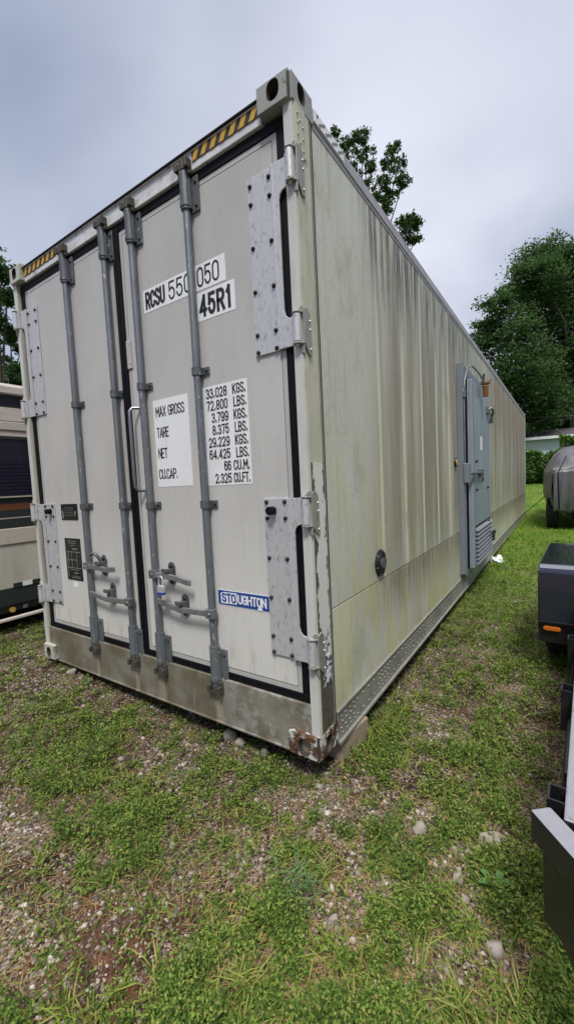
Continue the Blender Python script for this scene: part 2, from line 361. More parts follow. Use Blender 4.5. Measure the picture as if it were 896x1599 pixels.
# ------------------------------------------------------------------ geometry helpers
class MB:
    def __init__(s):
        s.v = []; s.f = []; s.mi = []; s.sm = []
    def add(s, vs, fs, mi=0, smooth=False):
        o = len(s.v); s.v += [tuple(v) for v in vs]
        for f in fs:
            s.f.append(tuple(i + o for i in f)); s.mi.append(mi); s.sm.append(smooth)
        return s
    def box(s, x0, x1, y0, y1, z0, z1, mi=0):
        return s.add([(x, y, z) for x in (x0, x1) for y in (y0, y1) for z in (z0, z1)],
                     [(0, 1, 3, 2), (4, 6, 7, 5), (0, 4, 5, 1), (2, 3, 7, 6), (0, 2, 6, 4), (1, 5, 7, 3)], mi)
    def prism(s, poly, axis, a, b, mi=0):
        """poly in the two axes other than `axis`, extruded from a to b"""
        n = len(poly)
        def P(p, t):
            return (t, p[0], p[1]) if axis == 'x' else ((p[0], t, p[1]) if axis == 'y' else (p[0], p[1], t))
        ar = sum(poly[i][0] * poly[(i + 1) % n][1] - poly[(i + 1) % n][0] * poly[i][1] for i in range(n))
        if (ar < 0) != (axis == 'y'): poly = poly[::-1]
        if a > b: a, b = b, a
        vs = [P(p, a) for p in poly] + [P(p, b) for p in poly]
        fs = [tuple(range(n))[::-1], tuple(range(n, 2 * n))] + [(i, (i + 1) % n, n + (i + 1) % n, n + i) for i in range(n)]
        return s.add(vs, fs, mi)
    def tube(s, pts, r, n=12, mi=0, caps=True):
        pts = [Vector(p) for p in pts]; m = len(pts)
        rs = r if isinstance(r, (list, tuple)) else [r] * m
        vs = []; u = None
        for i, p in enumerate(pts):
            t = (pts[min(i + 1, m - 1)] - pts[max(i - 1, 0)]).normalized()
            if u is None:
                u = t.orthogonal().normalized()
            else:
                u = (u - t * u.dot(t)).normalized()
            w = t.cross(u)
            for k in range(n):
                a = 2 * math.pi * k / n
                vs.append(p + (u * math.cos(a) + w * math.sin(a)) * rs[i])
        fs = [(i * n + k, i * n + (k + 1) % n, (i + 1) * n + (k + 1) % n, (i + 1) * n + k) for i in range(m - 1) for k in range(n)]
        s.add(vs, fs, mi, True)
        if caps:
            s.add([vs[k] for k in range(n)], [tuple(range(n))[::-1]], mi)
            s.add([vs[(m - 1) * n + k] for k in range(n)], [tuple(range(n))], mi)
        return s
    def dome(s, c, ax, r, h, n=8, mi=0):
        """a bolt or rivet head"""
        c = Vector(c); ax = Vector(ax).normalized()
        return s.tube([c, c + ax * h * .55, c + ax * h], [r, r * .9, r * .45], n, mi)
    def build(s, name, mats, parent=None, bevel=0, seg=2, link=True):
        me = bpy.data.meshes.new(name)
        me.from_pydata(s.v, [], s.f)
        me.polygons.foreach_set('material_index', s.mi)
        me.polygons.foreach_set('use_smooth', s.sm)
        for m in (mats if isinstance(mats, (list, tuple)) else [mats]):
            me.materials.append(MT[m] if isinstance(m, str) else m)
        me.update()
        return link_obj(name, me, parent, bevel, seg)
def link_obj(name, me, parent=None, bevel=0, seg=2):
    o = bpy.data.objects.new(name, me); COL.objects.link(o)
    if parent: o.parent = parent
    if bevel:
        b = o.modifiers.new('bevel', 'BEVEL'); b.width = bevel; b.segments = seg; b.limit_method = 'ANGLE'; b.angle_limit = R(40)
        b.harden_normals = False
    return o
def tag(o, label=None, cat=None, group=None, kind=None):
    if label: o['label'] = label
    if cat: o['category'] = cat
    if group: o['group'] = group
    if kind: o['kind'] = kind
    return o
def root(name, label, cat, loc=(0, 0, 0), rz=0, group=None):
    o = bpy.data.objects.new(name, None); COL.objects.link(o)
    o.location = loc; o.rotation_euler = (0, 0, rz); o.empty_display_size = .2
    return tag(o, label, cat, group)
def copy_tree(o, parent=None):
    c = o.copy(); COL.objects.link(c)
    if parent: c.parent = parent
    for ch in list(o.children): copy_tree(ch, c)
    return c
def np_mesh(name, verts, quads=None, tris=None, mat=None, smooth=False, parent=None):
    me = bpy.data.meshes.new(name)
    nq = 0 if quads is None else len(quads); nt = 0 if tris is None else len(tris)
    me.vertices.add(len(verts)); me.vertices.foreach_set('co', np.ascontiguousarray(verts, dtype=np.float32).ravel())
    li = []
    if nq: li.append(np.asarray(quads, dtype=np.int32).ravel())
    if nt: li.append(np.asarray(tris, dtype=np.int32).ravel())
    li = np.concatenate(li)
    me.loops.add(len(li)); me.loops.foreach_set('vertex_index', li)
    st = np.concatenate([np.arange(nq) * 4, nq * 4 + np.arange(nt) * 3]).astype(np.int32)
    me.polygons.add(nq + nt); me.polygons.foreach_set('loop_start', st)
    me.polygons.foreach_set('use_smooth', np.full(nq + nt, smooth))
    me.update(calc_edges=True); me.validate()
    if mat: me.materials.append(MT[mat] if isinstance(mat, str) else mat)
    return link_obj(name, me, parent)
def eval_mesh(o):
    dg = bpy.context.evaluated_depsgraph_get(); dg.update()
    return bpy.data.meshes.new_from_object(o.evaluated_get(dg))
def _arc(cx, cy, rx, ry, a0, a1, n=9):
    return [(cx + rx * math.cos(R(a0 + (a1 - a0) * i / (n - 1))), cy + ry * math.sin(R(a0 + (a1 - a0) * i / (n - 1)))) for i in range(n)]
_O = _arc(.5, .74, .5, .26, 0, 180) + _arc(.5, .26, .5, .26, 180, 360)
_Cc = _arc(.5, .74, .5, .26, 0, 180) + _arc(.5, .26, .5, .26, 180, 360)
_Sh = _arc(.5, .75, .5, .25, 15, 180) + [(.06, .63), (.5, .50), (.94, .37)] + _arc(.5, .25, .5, .25, 0, -165)
_PB = [(0, 0), (0, 1), (.55, 1)] + _arc(.55, .74, .45, .26, 90, -90) + [(0, .48)]
GL = {'O': (1, [_O + _O[:1]]), '0': (1, [_O + _O[:1]]), 'C': (1, [_Cc]), 'S': (1, [_Sh]), 'G': (1, [_Cc + [(1, .46), (.55, .46)]]),
      'U': (1, [[(0, 1)] + _arc(.5, .27, .5, .27, 180, 360) + [(1, 1)]]), 'R': (1, [_PB, [(.5, .48), (1, 0)]]), 'P': (1, [_PB]),
      '5': (1, [[(.94, 1), (.10, 1), (.06, .53)] + _arc(.48, .33, .5, .33, 130, -165)]),
      '4': (1, [[(.74, 0), (.74, 1), (0, .27), (1, .27)]]), '1': (.5, [[(.15, .80), (.75, 1), (.75, 0)]]),
      'M': (1.3, [[(0, 0), (0, 1), (.5, .38), (1, 1), (1, 0)]]), 'A': (1.1, [[(0, 0), (.5, 1), (1, 0)], [(.2, .30), (.8, .30)]]),
      'X': (1, [[(0, 0), (1, 1)], [(0, 1), (1, 0)]]), 'T': (1, [[(0, 1), (1, 1)], [(.5, 1), (.5, 0)]]),
      'E': (.9, [[(1, 1), (0, 1), (0, 0), (1, 0)], [(0, .52), (.85, .52)]]), 'F': (.9, [[(1, 1), (0, 1), (0, 0)], [(0, .52), (.85, .52)]]),
      'N': (1.05, [[(0, 0), (0, 1), (1, 0), (1, 1)]]), 'L': (.85, [[(0, 1), (0, 0), (1, 0)]]), 'K': (1, [[(0, 0), (0, 1)], [(1, 1), (0, .42)], [(.28, .58), (1, 0)]]),
      'H': (1.05, [[(0, 0), (0, 1)], [(1, 0), (1, 1)], [(0, .52), (1, .52)]]),
      'B': (1, [[(0, 0), (0, 1), (.5, 1)] + _arc(.5, .76, .42, .24, 90, -90) + [(0, .52)], [(.5, .52)] + _arc(.52, .26, .48, .26, 90, -90) + [(0, 0)]]),
      '3': (1, [_arc(.46, .755, .46, .245, 165, -90) , _arc(.46, .26, .54, .26, 90, -165)]),
      '2': (1, [_arc(.5, .72, .5, .28, 165, -20) + [(.78, .46), (.02, 0), (1, 0)]]), '7': (1, [[(0, 1), (1, 1), (.38, 0)]]),
      '8': (1, [_arc(.5, .76, .44, .24, -90, 270, 15), _arc(.5, .26, .5, .26, 90, 450, 15)]),
      '9': (1, [_arc(.5, .68, .5, .32, 0, 360, 17), [(1, .68), (1, .36)] + _arc(.5, .28, .5, .28, 0, -150)[1:]]),
      '6': (1, [_arc(.5, .32, .5, .32, 180, -180, 17), [(0, .32), (0, .64)] + _arc(.5, .72, .5, .28, 180, 30)[1:]]),
      '.': (.22, [[(.3, 0), (.3, .13)]]), ' ': (.55, [])}
def text(name, s, x0, x1, z0, z1, y, mat, parent, t=.006, gap=.34, slant=0.0):
    """vinyl lettering cut from single strokes of one width, fitted to a rectangle on a wall facing -y"""
    adv = 0; gl = []
    for ch in s:
        w, st = GL[ch]; gl.append((adv, w, st)); adv += w + gap
    adv -= gap
    ax, bx, az, bz = x0 + t / 2, x1 - t / 2, z0 + t / 2, z1 - t / 2; b = MB(); layer = 0
    for a, w, st in gl:
        parts = []
        for p in st:                          # break a stroke where it doubles back sharply
            cur = [p[0]]
            for i in range(1, len(p)):
                cur.append(p[i])
                if 0 < i < len(p) - 1:
                    e0 = Vector((p[i][0] - p[i - 1][0], p[i][1] - p[i - 1][1])); e1 = Vector((p[i + 1][0] - p[i][0], p[i + 1][1] - p[i][1]))
                    e0.x *= .45; e1.x *= .45
                    if e0.length > 1e-6 and e1.length > 1e-6 and e0.normalized().dot(e1.normalized()) < -.15:
                        parts.append(cur); cur = [p[i]]
            parts.append(cur)
        for k, p in enumerate(parts):
            q = [Vector((ax + (a + u * w) / adv * (bx - ax), az + v * (bz - az))) for u, v in p]
            q = [c for i, c in enumerate(q) if i == 0 or (c - q[i - 1]).length > 1e-5]
            n = len(q); cl = n > 3 and (q[0] - q[-1]).length < 1e-4; vs = []
            yy = y - .00012 * k
            for i, c in enumerate(q):
                p0 = q[i - 1] if i > 0 else (q[-2] if cl else None); p1 = q[i + 1] if i < n - 1 else (q[1] if cl else None)
                d0 = (c - p0).normalized() if p0 is not None else (p1 - c).normalized(); d1 = (p1 - c).normalized() if p1 is not None else d0
                n0 = Vector((-d0.y, d0.x)); n1 = Vector((-d1.y, d1.x)); m = n0 + n1
                m = n0 if m.length < .2 else m.normalized(); m = m * (t / 2 / max(.5, m.dot(n0)))
                if not cl and i == 0: c = c - d1 * t * .5
                if not cl and i == n - 1: c = c + d0 * t * .5
                vs += [(c.x + m.x, yy, c.y + m.y), (c.x - m.x, yy, c.y - m.y)]
            b.add(vs, [(2 * i, 2 * i + 1, 2 * i + 3, 2 * i + 2) for i in range(n - 1)])
    return b.build(name, mat, parent)

# value noise for scattering
def vnoise(x, y, seed=0):
    xi = np.floor(x).astype(np.int64); yi = np.floor(y).astype(np.int64); fx = x - xi; fy = y - yi
    def h(a, b):
        n = (a * 374761393 + b * 668265263 + seed * 974711) & 0x7fffffff
        n = ((n ^ (n >> 13)) * 1274126177) & 0x7fffffff
        return ((n ^ (n >> 16)) & 0xffff) / 65535.0
    fx = fx * fx * (3 - 2 * fx); fy = fy * fy * (3 - 2 * fy)
    return (h(xi, yi) * (1 - fx) + h(xi + 1, yi) * fx) * (1 - fy) + (h(xi, yi + 1) * (1 - fx) + h(xi + 1, yi + 1) * fx) * fy
def fbm(x, y, sc, seed=0, oc=4):
    t = 0; a = .5; s = sc; tot = 0
    for i in range(oc):
        t = t + a * vnoise(x * s + 17.3 * i, y * s - 9.1 * i, seed + i); tot += a; a *= .5; s *= 2.03
    return t / tot
def sst(v, a, b):
    t = np.clip((v - a) / (b - a), 0, 1); return t * t * (3 - 2 * t)
def gz(x, y, micro=True):
    """height of the ground; zero is the underside of the container"""
    x = np.asarray(x, float); y = np.asarray(y, float)
    z = -.125 + .115 * sst(y, .8, 10.5)
    z = z + .07 * sst(-x, .6, 2.6) * (1 - sst(y, 1, 6))
    z = z + .035 * np.exp(-(((x + 2.5) / .45) ** 2 + ((y - .05) / .45) ** 2))
    z = z + .50 * sst(y, 12.5, 30) + .5 * sst(y, 30, 46) + 1.5 * sst(y, 46, 140) * sst(np.hypot(x, y), 40, 140)
    if micro:
        f = 1 - sst(np.hypot(x, y), 8, 16)
        z = z + f * (.030 * (fbm(x, y, 2.2, 3) - .5) + .014 * (fbm(x, y, 11, 5, 3) - .5)) * (1 - .9 * sst(y, 9, 11))
    return z

HEADS = {}
def heads(name, mat, par, pts, ax, r, h, n=8):
    key = (mat, tuple(ax), r, h, n)
    for p in pts:
        if key not in HEADS:
            o = MB().dome((0, 0, 0), ax, r, h, n).build(name, mat, par); HEADS[key] = o.data
        else: o = link_obj(name, HEADS[key], par)
        o.location = p

# ================================================================== GROUND
def ground():
    def axis(c, n=150, fine=.03, gr=1.055):
        d = [0]
        st = fine
        while d[-1] < 420: d.append(d[-1] + st); st *= gr
        d = np.array(d); return np.concatenate([c - d[::-1], c + d[1:]])
    xs = axis(-.4, gr=1.05); ys = axis(-.2, gr=1.05)
    X, Y = np.meshgrid(xs, ys, indexing='ij'); Z = gz(X, Y)
    n, m = X.shape
    idx = np.arange(n * m).reshape(n, m)
    q = np.stack([idx[:-1, :-1], idx[1:, :-1], idx[1:, 1:], idx[:-1, 1:]], -1).reshape(-1, 4)
    gg = new_mat('soil_and_grit'); o = gg.obj(); x, y, z = gg.xyz(o)
    n1 = gg.noise(o, 3.0, 6, .6); n2 = gg.noise(o, 40, 5, .7)
    v = gg.voro(o, 85, 'F1', 1); vd = gg.voro(o, 85, 'F1', 0)
    c = gg.mix(gg.ramp(n1, .35, .65), (.028, .018, .011), (.085, .054, .033))
    c = gg.mix(gg.m('MULTIPLY', gg.ramp(n2, .4, .65), .7), c, (.020, .015, .011))
    grit = gg.m('MULTIPLY', gg.ramp(gg.noise(o, 6, 4, .6), .36, .56), gg.ramp(vd, .60, .30))
    vv = gg.add('ShaderNodeSeparateColor'); gg.put(vv.inputs[0], v)
    c = gg.mix(gg.m('MULTIPLY', grit, .8), c, gg.cramp(vv.outputs[0], [(0, (.12, .095, .075)), (.6, (.27, .22, .18)), (1, (.40, .35, .31))]))
    # reddish litter
    rd = gg.vm('LENGTH', gg.scale(gg.vm('SUBTRACT', o, (-.22, -.90, -.12)), (2.5, 3.6, 0)))
    rd = gg.m('ADD', rd, gg.m('MULTIPLY', gg.m('SUBTRACT', n1, .5), 1.6))
    c = gg.mix(gg.m('MULTIPLY', gg.ramp(rd, 1.1, .5), .8), c, (.045, .024, .016))
    # turf colour where the lawn is dense
    lw = gg.m('MULTIPLY', gg.ramp(gg.m('ADD', y, gg.m('MULTIPLY', n1, 3)), 3.5, 7.0), .92)
    c = gg.mix(lw, c, gg.mix(gg.ramp(gg.noise(o, .55, 5, .6), .35, .65), (.055, .125, .010), (.12, .18, .022)))
    gg.put(gg.b.inputs['Base Color'], c); gg.b.inputs['Roughness'].default_value = .95
    gg.b.inputs['Specular IOR Level'].default_value = .2
    bump(gg, gg.m('ADD', gg.m('MULTIPLY', vd, -.6), n2), .6, .012)
    ob = np_mesh('ground', np.stack([X, Y, Z], -1).reshape(-1, 3), q, None, gg.mat, True)
    return tag(ob, kind='structure')
ground()

# ================================================================== CONTAINER
W, H, L = 2.438, 2.896, 12.192
CT = root('shipping_container', 'long white refrigerated container with mildewed sides, double doors and lock rods', 'shipping container')
XC = -W / 2
def mir(x): return -W - x
DY = .05                                  # door face

MT['rust_and_hole_shade'] = simple('dirty_keeper_and_hole_shade', (.085, .075, .062), .65, .3, .5, 22, (.035, .03, .025), .6, bmp=.3)
def hole_poly(cx, cz, hw, hh, n=20):
    r = min(hw, hh); pts = []
    for k in range(n):
        a = 2 * math.pi * k / n
        pts.append((cx + hw * math.copysign(abs(math.cos(a)) ** .8, math.cos(a)), cz + hh * math.copysign(abs(math.sin(a)) ** .8, math.sin(a))))
    return pts
def make_casting():
    """corner fitting: x from -.162 to 0, y from 0 to .178, z from 0 to .118 with holes front, side and top"""
    def mk(mb):
        o = mb.build('c', 'dark'); return o
    bm = bmesh.new(); bmesh.ops.create_cube(bm, size=1)
    for v in bm.verts:
        v.co = Vector((-.081 + v.co.x * .162, .089 + v.co.y * .178, .059 + v.co.z * .118))
    bmesh.ops.bevel(bm, geom=[e for e in bm.edges if all(v.co.z > .1 for v in e.verts) or all(v.co.x > -.01 and v.co.y < .01 for v in e.verts)], offset=.017, segments=4, affect='EDGES')
    me = bpy.data.meshes.new('casting'); bm.to_mesh(me); bm.free()
    base = link_obj('c', me)
    cut = [mk(MB().box(-.136, -.026, .03, .150, .024, .094)),
           mk(MB().prism(hole_poly(-.082, .058, .031, .040), 'y', -.05, .05)),
           mk(MB().prism(hole_poly(.089, .058, .030, .040), 'x', -.05, .05)),
           mk(MB().prism(hole_poly(-.081, .094, .022, .034), 'z', .07, .2))]
    for c in cut:
        md = base.modifiers.new('b', 'BOOLEAN'); md.operation = 'DIFFERENCE'; md.solver = 'EXACT'; md.object = c
    r = eval_mesh(base)
    for o in cut + [base]: bpy.data.objects.remove(o)
    return r
CAST = make_casting()
def casting(right, front, top, mat):
    me = CAST.copy(); n = len(me.vertices); co = np.empty(n * 3, np.float32); me.vertices.foreach_get('co', co); co = co.reshape(-1, 3)
    flip = 0
    if not right: co[:, 0] = -W - co[:, 0]; flip += 1
    if not front: co[:, 1] = L - co[:, 1]; flip += 1
    if not top: co[:, 2] = .118 - co[:, 2]; flip += 1
    if top: co[:, 2] += H - .118
    me.vertices.foreach_set('co', co.ravel())
    if flip % 2: me.flip_normals()
    me.materials.clear(); me.materials.append(MT[mat]); me.materials.append(MT['rust_and_hole_shade'])
    for p in me.polygons:
        c = p.center; x = c.x if right else -W - c.x; y_ = c.y if front else L - c.y; z_ = c.z - (H - .118 if top else 0)
        p.material_index = int(min(-x, x + .162, y_, .178 - y_, z_, .118 - z_) > .009)  # inner faces painted dark for the shade inside the holes
    me.update()
    return link_obj('corner_casting', me, CT)
tag(casting(True, True, True, 'casting_old'), 'chipped grey corner casting')
tag(casting(True, True, False, 'casting_rust'), 'rusty corner casting')
casting(False, True, True, 'casting_green'); casting(False, True, False, 'casting_green')
for r_ in (True, False):
    for t_ in (True, False): casting(r_, False, t_, 'casting_old')

# shell
MB().box(-.03, -.006, .155, L - .17, .66, 2.765).build('side_panel', 'side', CT)
MB().box(-.03, -.005, .165, L - .17, .155, .653).build('kick_panel', 'kick', CT)
MB().box(-W + .006, -W + .03, .155, L - .17, .155, 2.765).build('side_panel', 'side', CT)
MB().box(-W + .035, -.035, .18, L - .03, 2.80, 2.842).build('roof', 'toprail', CT)
MB().box(-W + .07, -.07, L - .06, L - .02, .1, H - .1).build('end_wall', 'postfront', CT)
MB().box(-W + .04, -.04, .18, L - .06, .03, .15).build('floor_frame', 'dark', CT)
# top side rails: a bright flat strip over a lower flange
def toprail(sx):
    X = (lambda v: v) if sx > 0 else (lambda v: -W - v)
    b = MB()
    a, c = sorted((X(-.05), X(-.001))); b.box(a, c, .18, L - .178, 2.7935, 2.848)
    a, c = sorted((X(-.04), X(-.003))); b.box(a, c, .18, L - .178, 2.767, 2.7925)
    a, c = sorted((X(-.04), X(.0015))); b.box(a, c, .18, L - .178, 2.789, 2.793)
    return b.build('top_rail', 'toprail', CT)
toprail(1); toprail(-1)
pl = MB().box(.0, .004, .185, .475, 2.798, 2.845).build('rail_plate', 'white_ink', CT)
PH = MB().prism([(.007 * math.cos(a * math.pi / 4), .007 * math.sin(a * math.pi / 4)) for a in range(8)], 'x', 0, .0012).build('plate_hole', 'dark', pl)
for k in range(13):
    o = PH if k == 0 else link_obj('plate_hole', PH.data, pl)
    o.location = (.0043, .215 + k * .0205, 2.8215 + (.012 if k % 3 == 0 else (-.012 if k % 3 == 1 else 0)))
# bottom rails with rivets
def botrail(sx):
    X = (lambda v: v) if sx > 0 else (lambda v: -W - v)
    b = MB()
    a, c = sorted((X(-.04), X(-.002))); b.box(a, c, .18, L - .178, .012, .152)
    a, c = sorted((X(-.045), X(.012))); b.box(a, c, .18, 3.75, 0.0, .012)
    a, c = sorted((X(-.045), X(.004))); b.box(a, c, 3.752, L - .178, 0.002, .012)
    a, c = sorted((X(-.04), X(.004))); b.box(a, c, .18, L - .178, .150, .160)
    return b.build('bottom_rail', 'rail', CT)
br = botrail(1); botrail(-1)
rv = MB()
yy = .215; k = 0
while yy < 5.2:
    cl_ = (k // 4) % 2 == 0
    for zz in ((.122, .092, .062, .036) if cl_ else (.12, .04)):
        rv.dome((-.002, yy + (.012 if zz in (.092, .036) else 0), zz), (1, 0, 0), .0065, .005, 6)
    yy += .047 if cl_ else .075; k += 1
rv.build('rivet', 'rail', br)['kind'] = 'stuff'

# corner posts
def post(sx, front):
    X = (lambda v: v) if sx > 0 else (lambda v: -W - v)
    def bx(b, x0, x1, y0, y1, z0, z1):
        x0, x1 = sorted((X(x0), X(x1)))
        if not front: y0, y1 = L - y1, L - y0
        b.box(x0, x1, y0, y1, z0, z1)
    z0, z1 = .118, H - .118
    b = MB(); bx(b, -.052, -.002, .03, .145, z0, z1); bx(b, -.04, -.004, .145, .163, z0, z1)
    p = b.build('corner_post', 'post', CT)
    if front:
        f = MB(); bx(f, -.050, -.006, .022, .030, z0, z1); f.build('post_front', 'postfront', p)
        s = MB(); bx(s, -.004, -.0005, .1445, .1475, z0, z1); bx(s, -.0045, .0, .160, .164, z0, z1); s.build('seam', 'dark', p)
    return p
p1 = post(1, True); post(-1, True); post(1, False); post(-1, False)
def bare():
    gg = new_mat('peeling_post_paint'); o = gg.obj(); x, y, z = gg.xyz(o)
    n = gg.noise(gg.scale(o, (1, 1, .6)), 16, 9, .72); n2 = gg.noise(o, 40, 6, .7); n3 = gg.noise(gg.scale(o, (1, 1, .5)), 4, 4, .6)
    e = gg.m('POWER', gg.m('DIVIDE', gg.m('ABSOLUTE', gg.m('SUBTRACT', y, .092)), .054), 2.5)
    low = gg.ramp(z, .50, .30)
    f = gg.m('ADD', gg.m('ADD', n, gg.m('MULTIPLY', e, .20)), gg.m('ADD', gg.m('MULTIPLY', gg.m('SUBTRACT', n3, .5), .5), gg.m('MULTIPLY', low, .22)))
    f = gg.ramp(f, .575, .595)
    p = gg.mix(gg.m('MULTIPLY', n2, .3), (.66, .65, .60), (.36, .35, .31)); q = gg.mix(gg.ramp(n2, .4, .65), (.10, .095, .075), (.045, .04, .032))
    gg.put(gg.b.inputs['Base Color'], gg.mix(f, p, q)); gg.b.inputs['Roughness'].default_value = .6; bump(gg, gg.m('SUBTRACT', 1.0, f), .5, .003)
    return gg.mat
MB().box(-.004, .001, .036, .1435, .135, 1.335).build('bare_panel', bare(), p1)
heads('rivet_head', 'post', p1, [(.003, yy, zz) for yy, zz in [(.045, 2.735), (.062, 2.715), (.045, 2.70), (.085, 2.70), (.045, 2.655), (.062, 2.63), (.085, 2.655), (.085, 2.61)]], (1, 0, 0), .006, .004, 6)
rp = MB(); rp.box(-.002, .003, .034, .105, 2.585, 2.775)
rp.build('rivet_plate', 'post', p1)
# black-and-silver tape remnant low on the post
MB().box(.0012, .003, .06, .132, .335, .47).build('tape_remnant', flaky('torn_reflective_tape', (.70, .72, .76), (.07, .065, .06), .50, 16, (1, 1, 1)), p1)

# header, sill
hd = MB().box(mir(-.165), -.165, .030, .17, 2.765, 2.846).box(mir(-.163), -.163, .024, .17, 2.846, 2.853).build('door_header', 'header', CT, .003)
MB().box(mir(-.16), -.16, .014, .175, 2.8535, 2.858).build('drip_edge', 'dark', hd)
def hazard(x0, x1, lean):
    b = MB(); b.box(x0, x1, .0265, .0295, 2.800, 2.844, 0)
    n = int(round((x1 - x0) / .06)); w = (x1 - x0) / n
    for k in range(n):
        a = x0 + k * w; z0, z1 = 2.8002, 2.8438
        sh = .022 * lean
        pts = [(max(x0, min(x1, p)), zz) for p, zz in ((a, z0), (a + w * .52, z0), (a + w * .52 + sh, z1), (a + sh, z1))]
        b.prism(pts, 'y', .0245, .0265, 1)
    return b.build('hazard_stripe', ['hblack', 'yellow'], hd)
hazard(-.575, -.170, 1); hazard(mir(-.170), mir(-.60), 1)
sl_ = MB().box(mir(-.052), -.052, .030, .17, .012, .248).box(mir(-.165), -.165, .024, .17, .0, .012).build('door_sill', 'sill', CT, .003)

# door seal (gasket) as a dark band round each leaf
sg = MB()
sg.box(mir(-.052), -.052, .056, .075, .248, 2.765)
sg.build('gasket', 'rubber', CT)
b = MB()
b.box(mir(-.052), -.052, .044, .056, .246, .284); b.box(mir(-.052), -.052, .046, .056, 2.722, 2.765)
b.box(-.105, -.052, .0465, .056, .284, 2.722); b.box(mir(-.052), mir(-.105), .0465, .056, .284, 2.722)
b.box(-1.262, -1.205, .040, .056, .284, 2.745)
b.box(-1.240, -1.228, .036, .040, .284, 2.745)
b.build('door_gasket', 'rubber', CT, .003)

DZ0, DZ1 = .286, 2.720
def door(x0, x1):
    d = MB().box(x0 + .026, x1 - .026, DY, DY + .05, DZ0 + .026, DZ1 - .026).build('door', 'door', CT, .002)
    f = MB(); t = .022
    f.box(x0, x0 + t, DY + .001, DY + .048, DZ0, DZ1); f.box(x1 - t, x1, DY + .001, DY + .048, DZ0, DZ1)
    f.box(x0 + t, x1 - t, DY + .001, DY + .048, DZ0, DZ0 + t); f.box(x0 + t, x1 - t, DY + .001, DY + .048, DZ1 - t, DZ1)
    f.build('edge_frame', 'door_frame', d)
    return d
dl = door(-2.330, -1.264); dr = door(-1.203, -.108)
b = MB()
b.box(-1.203, -1.160, DY - .007, DY - .001, 1.955, 2.115); b.dome((-1.17, DY - .007, 2.095), (0, -1, 0), .006, .004); b.dome((-1.17, DY - .007, 1.985), (0, -1, 0), .006, .004)
b.build('edge_guard', 'door_frame', dr, .002)

# lock rods ---------------------------------------------------------------
RY, RR = .022, .0185
def lock_rod(x):
    rod = MB().tube([(x, RY, .20), (x, RY, 2.79)], RR, 16).build('lock_rod', 'galv', CT)
    # upper and lower guide housings
    for z0, z1, nm in ((2.595, 2.765, 'upper_guide'), (.235, .425, 'lower_guide')):
        b = MB(); b.tube([(x, RY, z0), (x, RY, z1)], .0265, 16)
        b.tube([(x, RY, z0 + .012), (x, RY, z0 + .03)], .030, 16)
        b.box(x + .012, x + .068, DY - .012, DY - .001, z0 - .012, z1 - .02)
        b.box(x + .012, x + .032, RY - .004, DY - .001, z0, z1 - .03)
        b.build(nm, 'galv_dark' if z0 > 1 else 'galv', rod, .003)
        heads('guide_bolt', 'bolt', rod, [(x + .052, DY - .012, zz) for zz in (z0 + .012, z1 - .05)], (0, -1, 0), .0085, .007)
    for z in (1.828, 1.165):
        b = MB(); b.tube([(x, RY, z - .019), (x, RY, z + .019)], .0255, 16)
        b.box(x + .006, x + .064, DY - .010, DY - .001, z - .019, z + .019); b.box(x + .006, x + .026, RY + .004, DY - .002, z - .019, z + .019)
        b.box(x - .034, x - .010, DY - .010, DY - .001, z - .015, z + .015)
        b.build('rod_bracket', 'galv_dark', rod, .003)
        MB().dome((x + .049, DY - .010, z), (0, -1, 0), .009, .007).build('bracket_bolt', 'bolt', rod)
    # cams and keepers
    for zc, up in ((2.795, 1), (.195, -1)):
        b = MB(); b.tube([(x, RY, zc - .02), (x, RY, zc + .02)], .024, 10)
        b.prism([(x - .040, zc - .012), (x - .010, zc + .020 * up), (x + .020, zc + .026 * up), (x + .026, zc - .014), (x, zc - .026)], 'y', RY - .020, RY + .012)
        b.build('cam', 'rust_and_hole_shade', rod, .004)
        k = MB(); k.box(x - .036, x + .042, .012, .030, zc - .03 * up - .016, zc - .03 * up + .010)
        k.box(x + .026, x + .044, -.008, .030, zc - .024, zc + .020); k.box(x - .046, x - .028, -.004, .030, zc - .020, zc + .016)
        k.build('cam_keeper', 'rust_and_hole_shade', rod, .003)
    return rod
rods = [lock_rod(x) for x in (-1.743, -1.316, -1.062, -.626)]
def lever(rod, x, z, dirn, span, dz):
    b = MB()
    b.box(x - .026, x + .026, RY - .028, RY + .012, z - .024, z + .024)
    b.dome((x + .004, RY - .028, z), (0, -1, 0), .010, .006)
    b.build('lever_hub', 'galv', rod, .005)
    s = dirn; p = []
    prof = [(.025, 0), (.10, -.002), (.17, -.004), (.22, -.010), (span - .02, -.012 + dz), (span, -.012 + dz)]
    up = [(x + s * a, z + c + .016) for a, c in prof]; lo = [(x + s * a, z + c - .016) for a, c in prof][::-1]
    MB().prism(up + lo, 'y', -.004, .009).build('lever_arm', 'galv_lever', rod, .004)
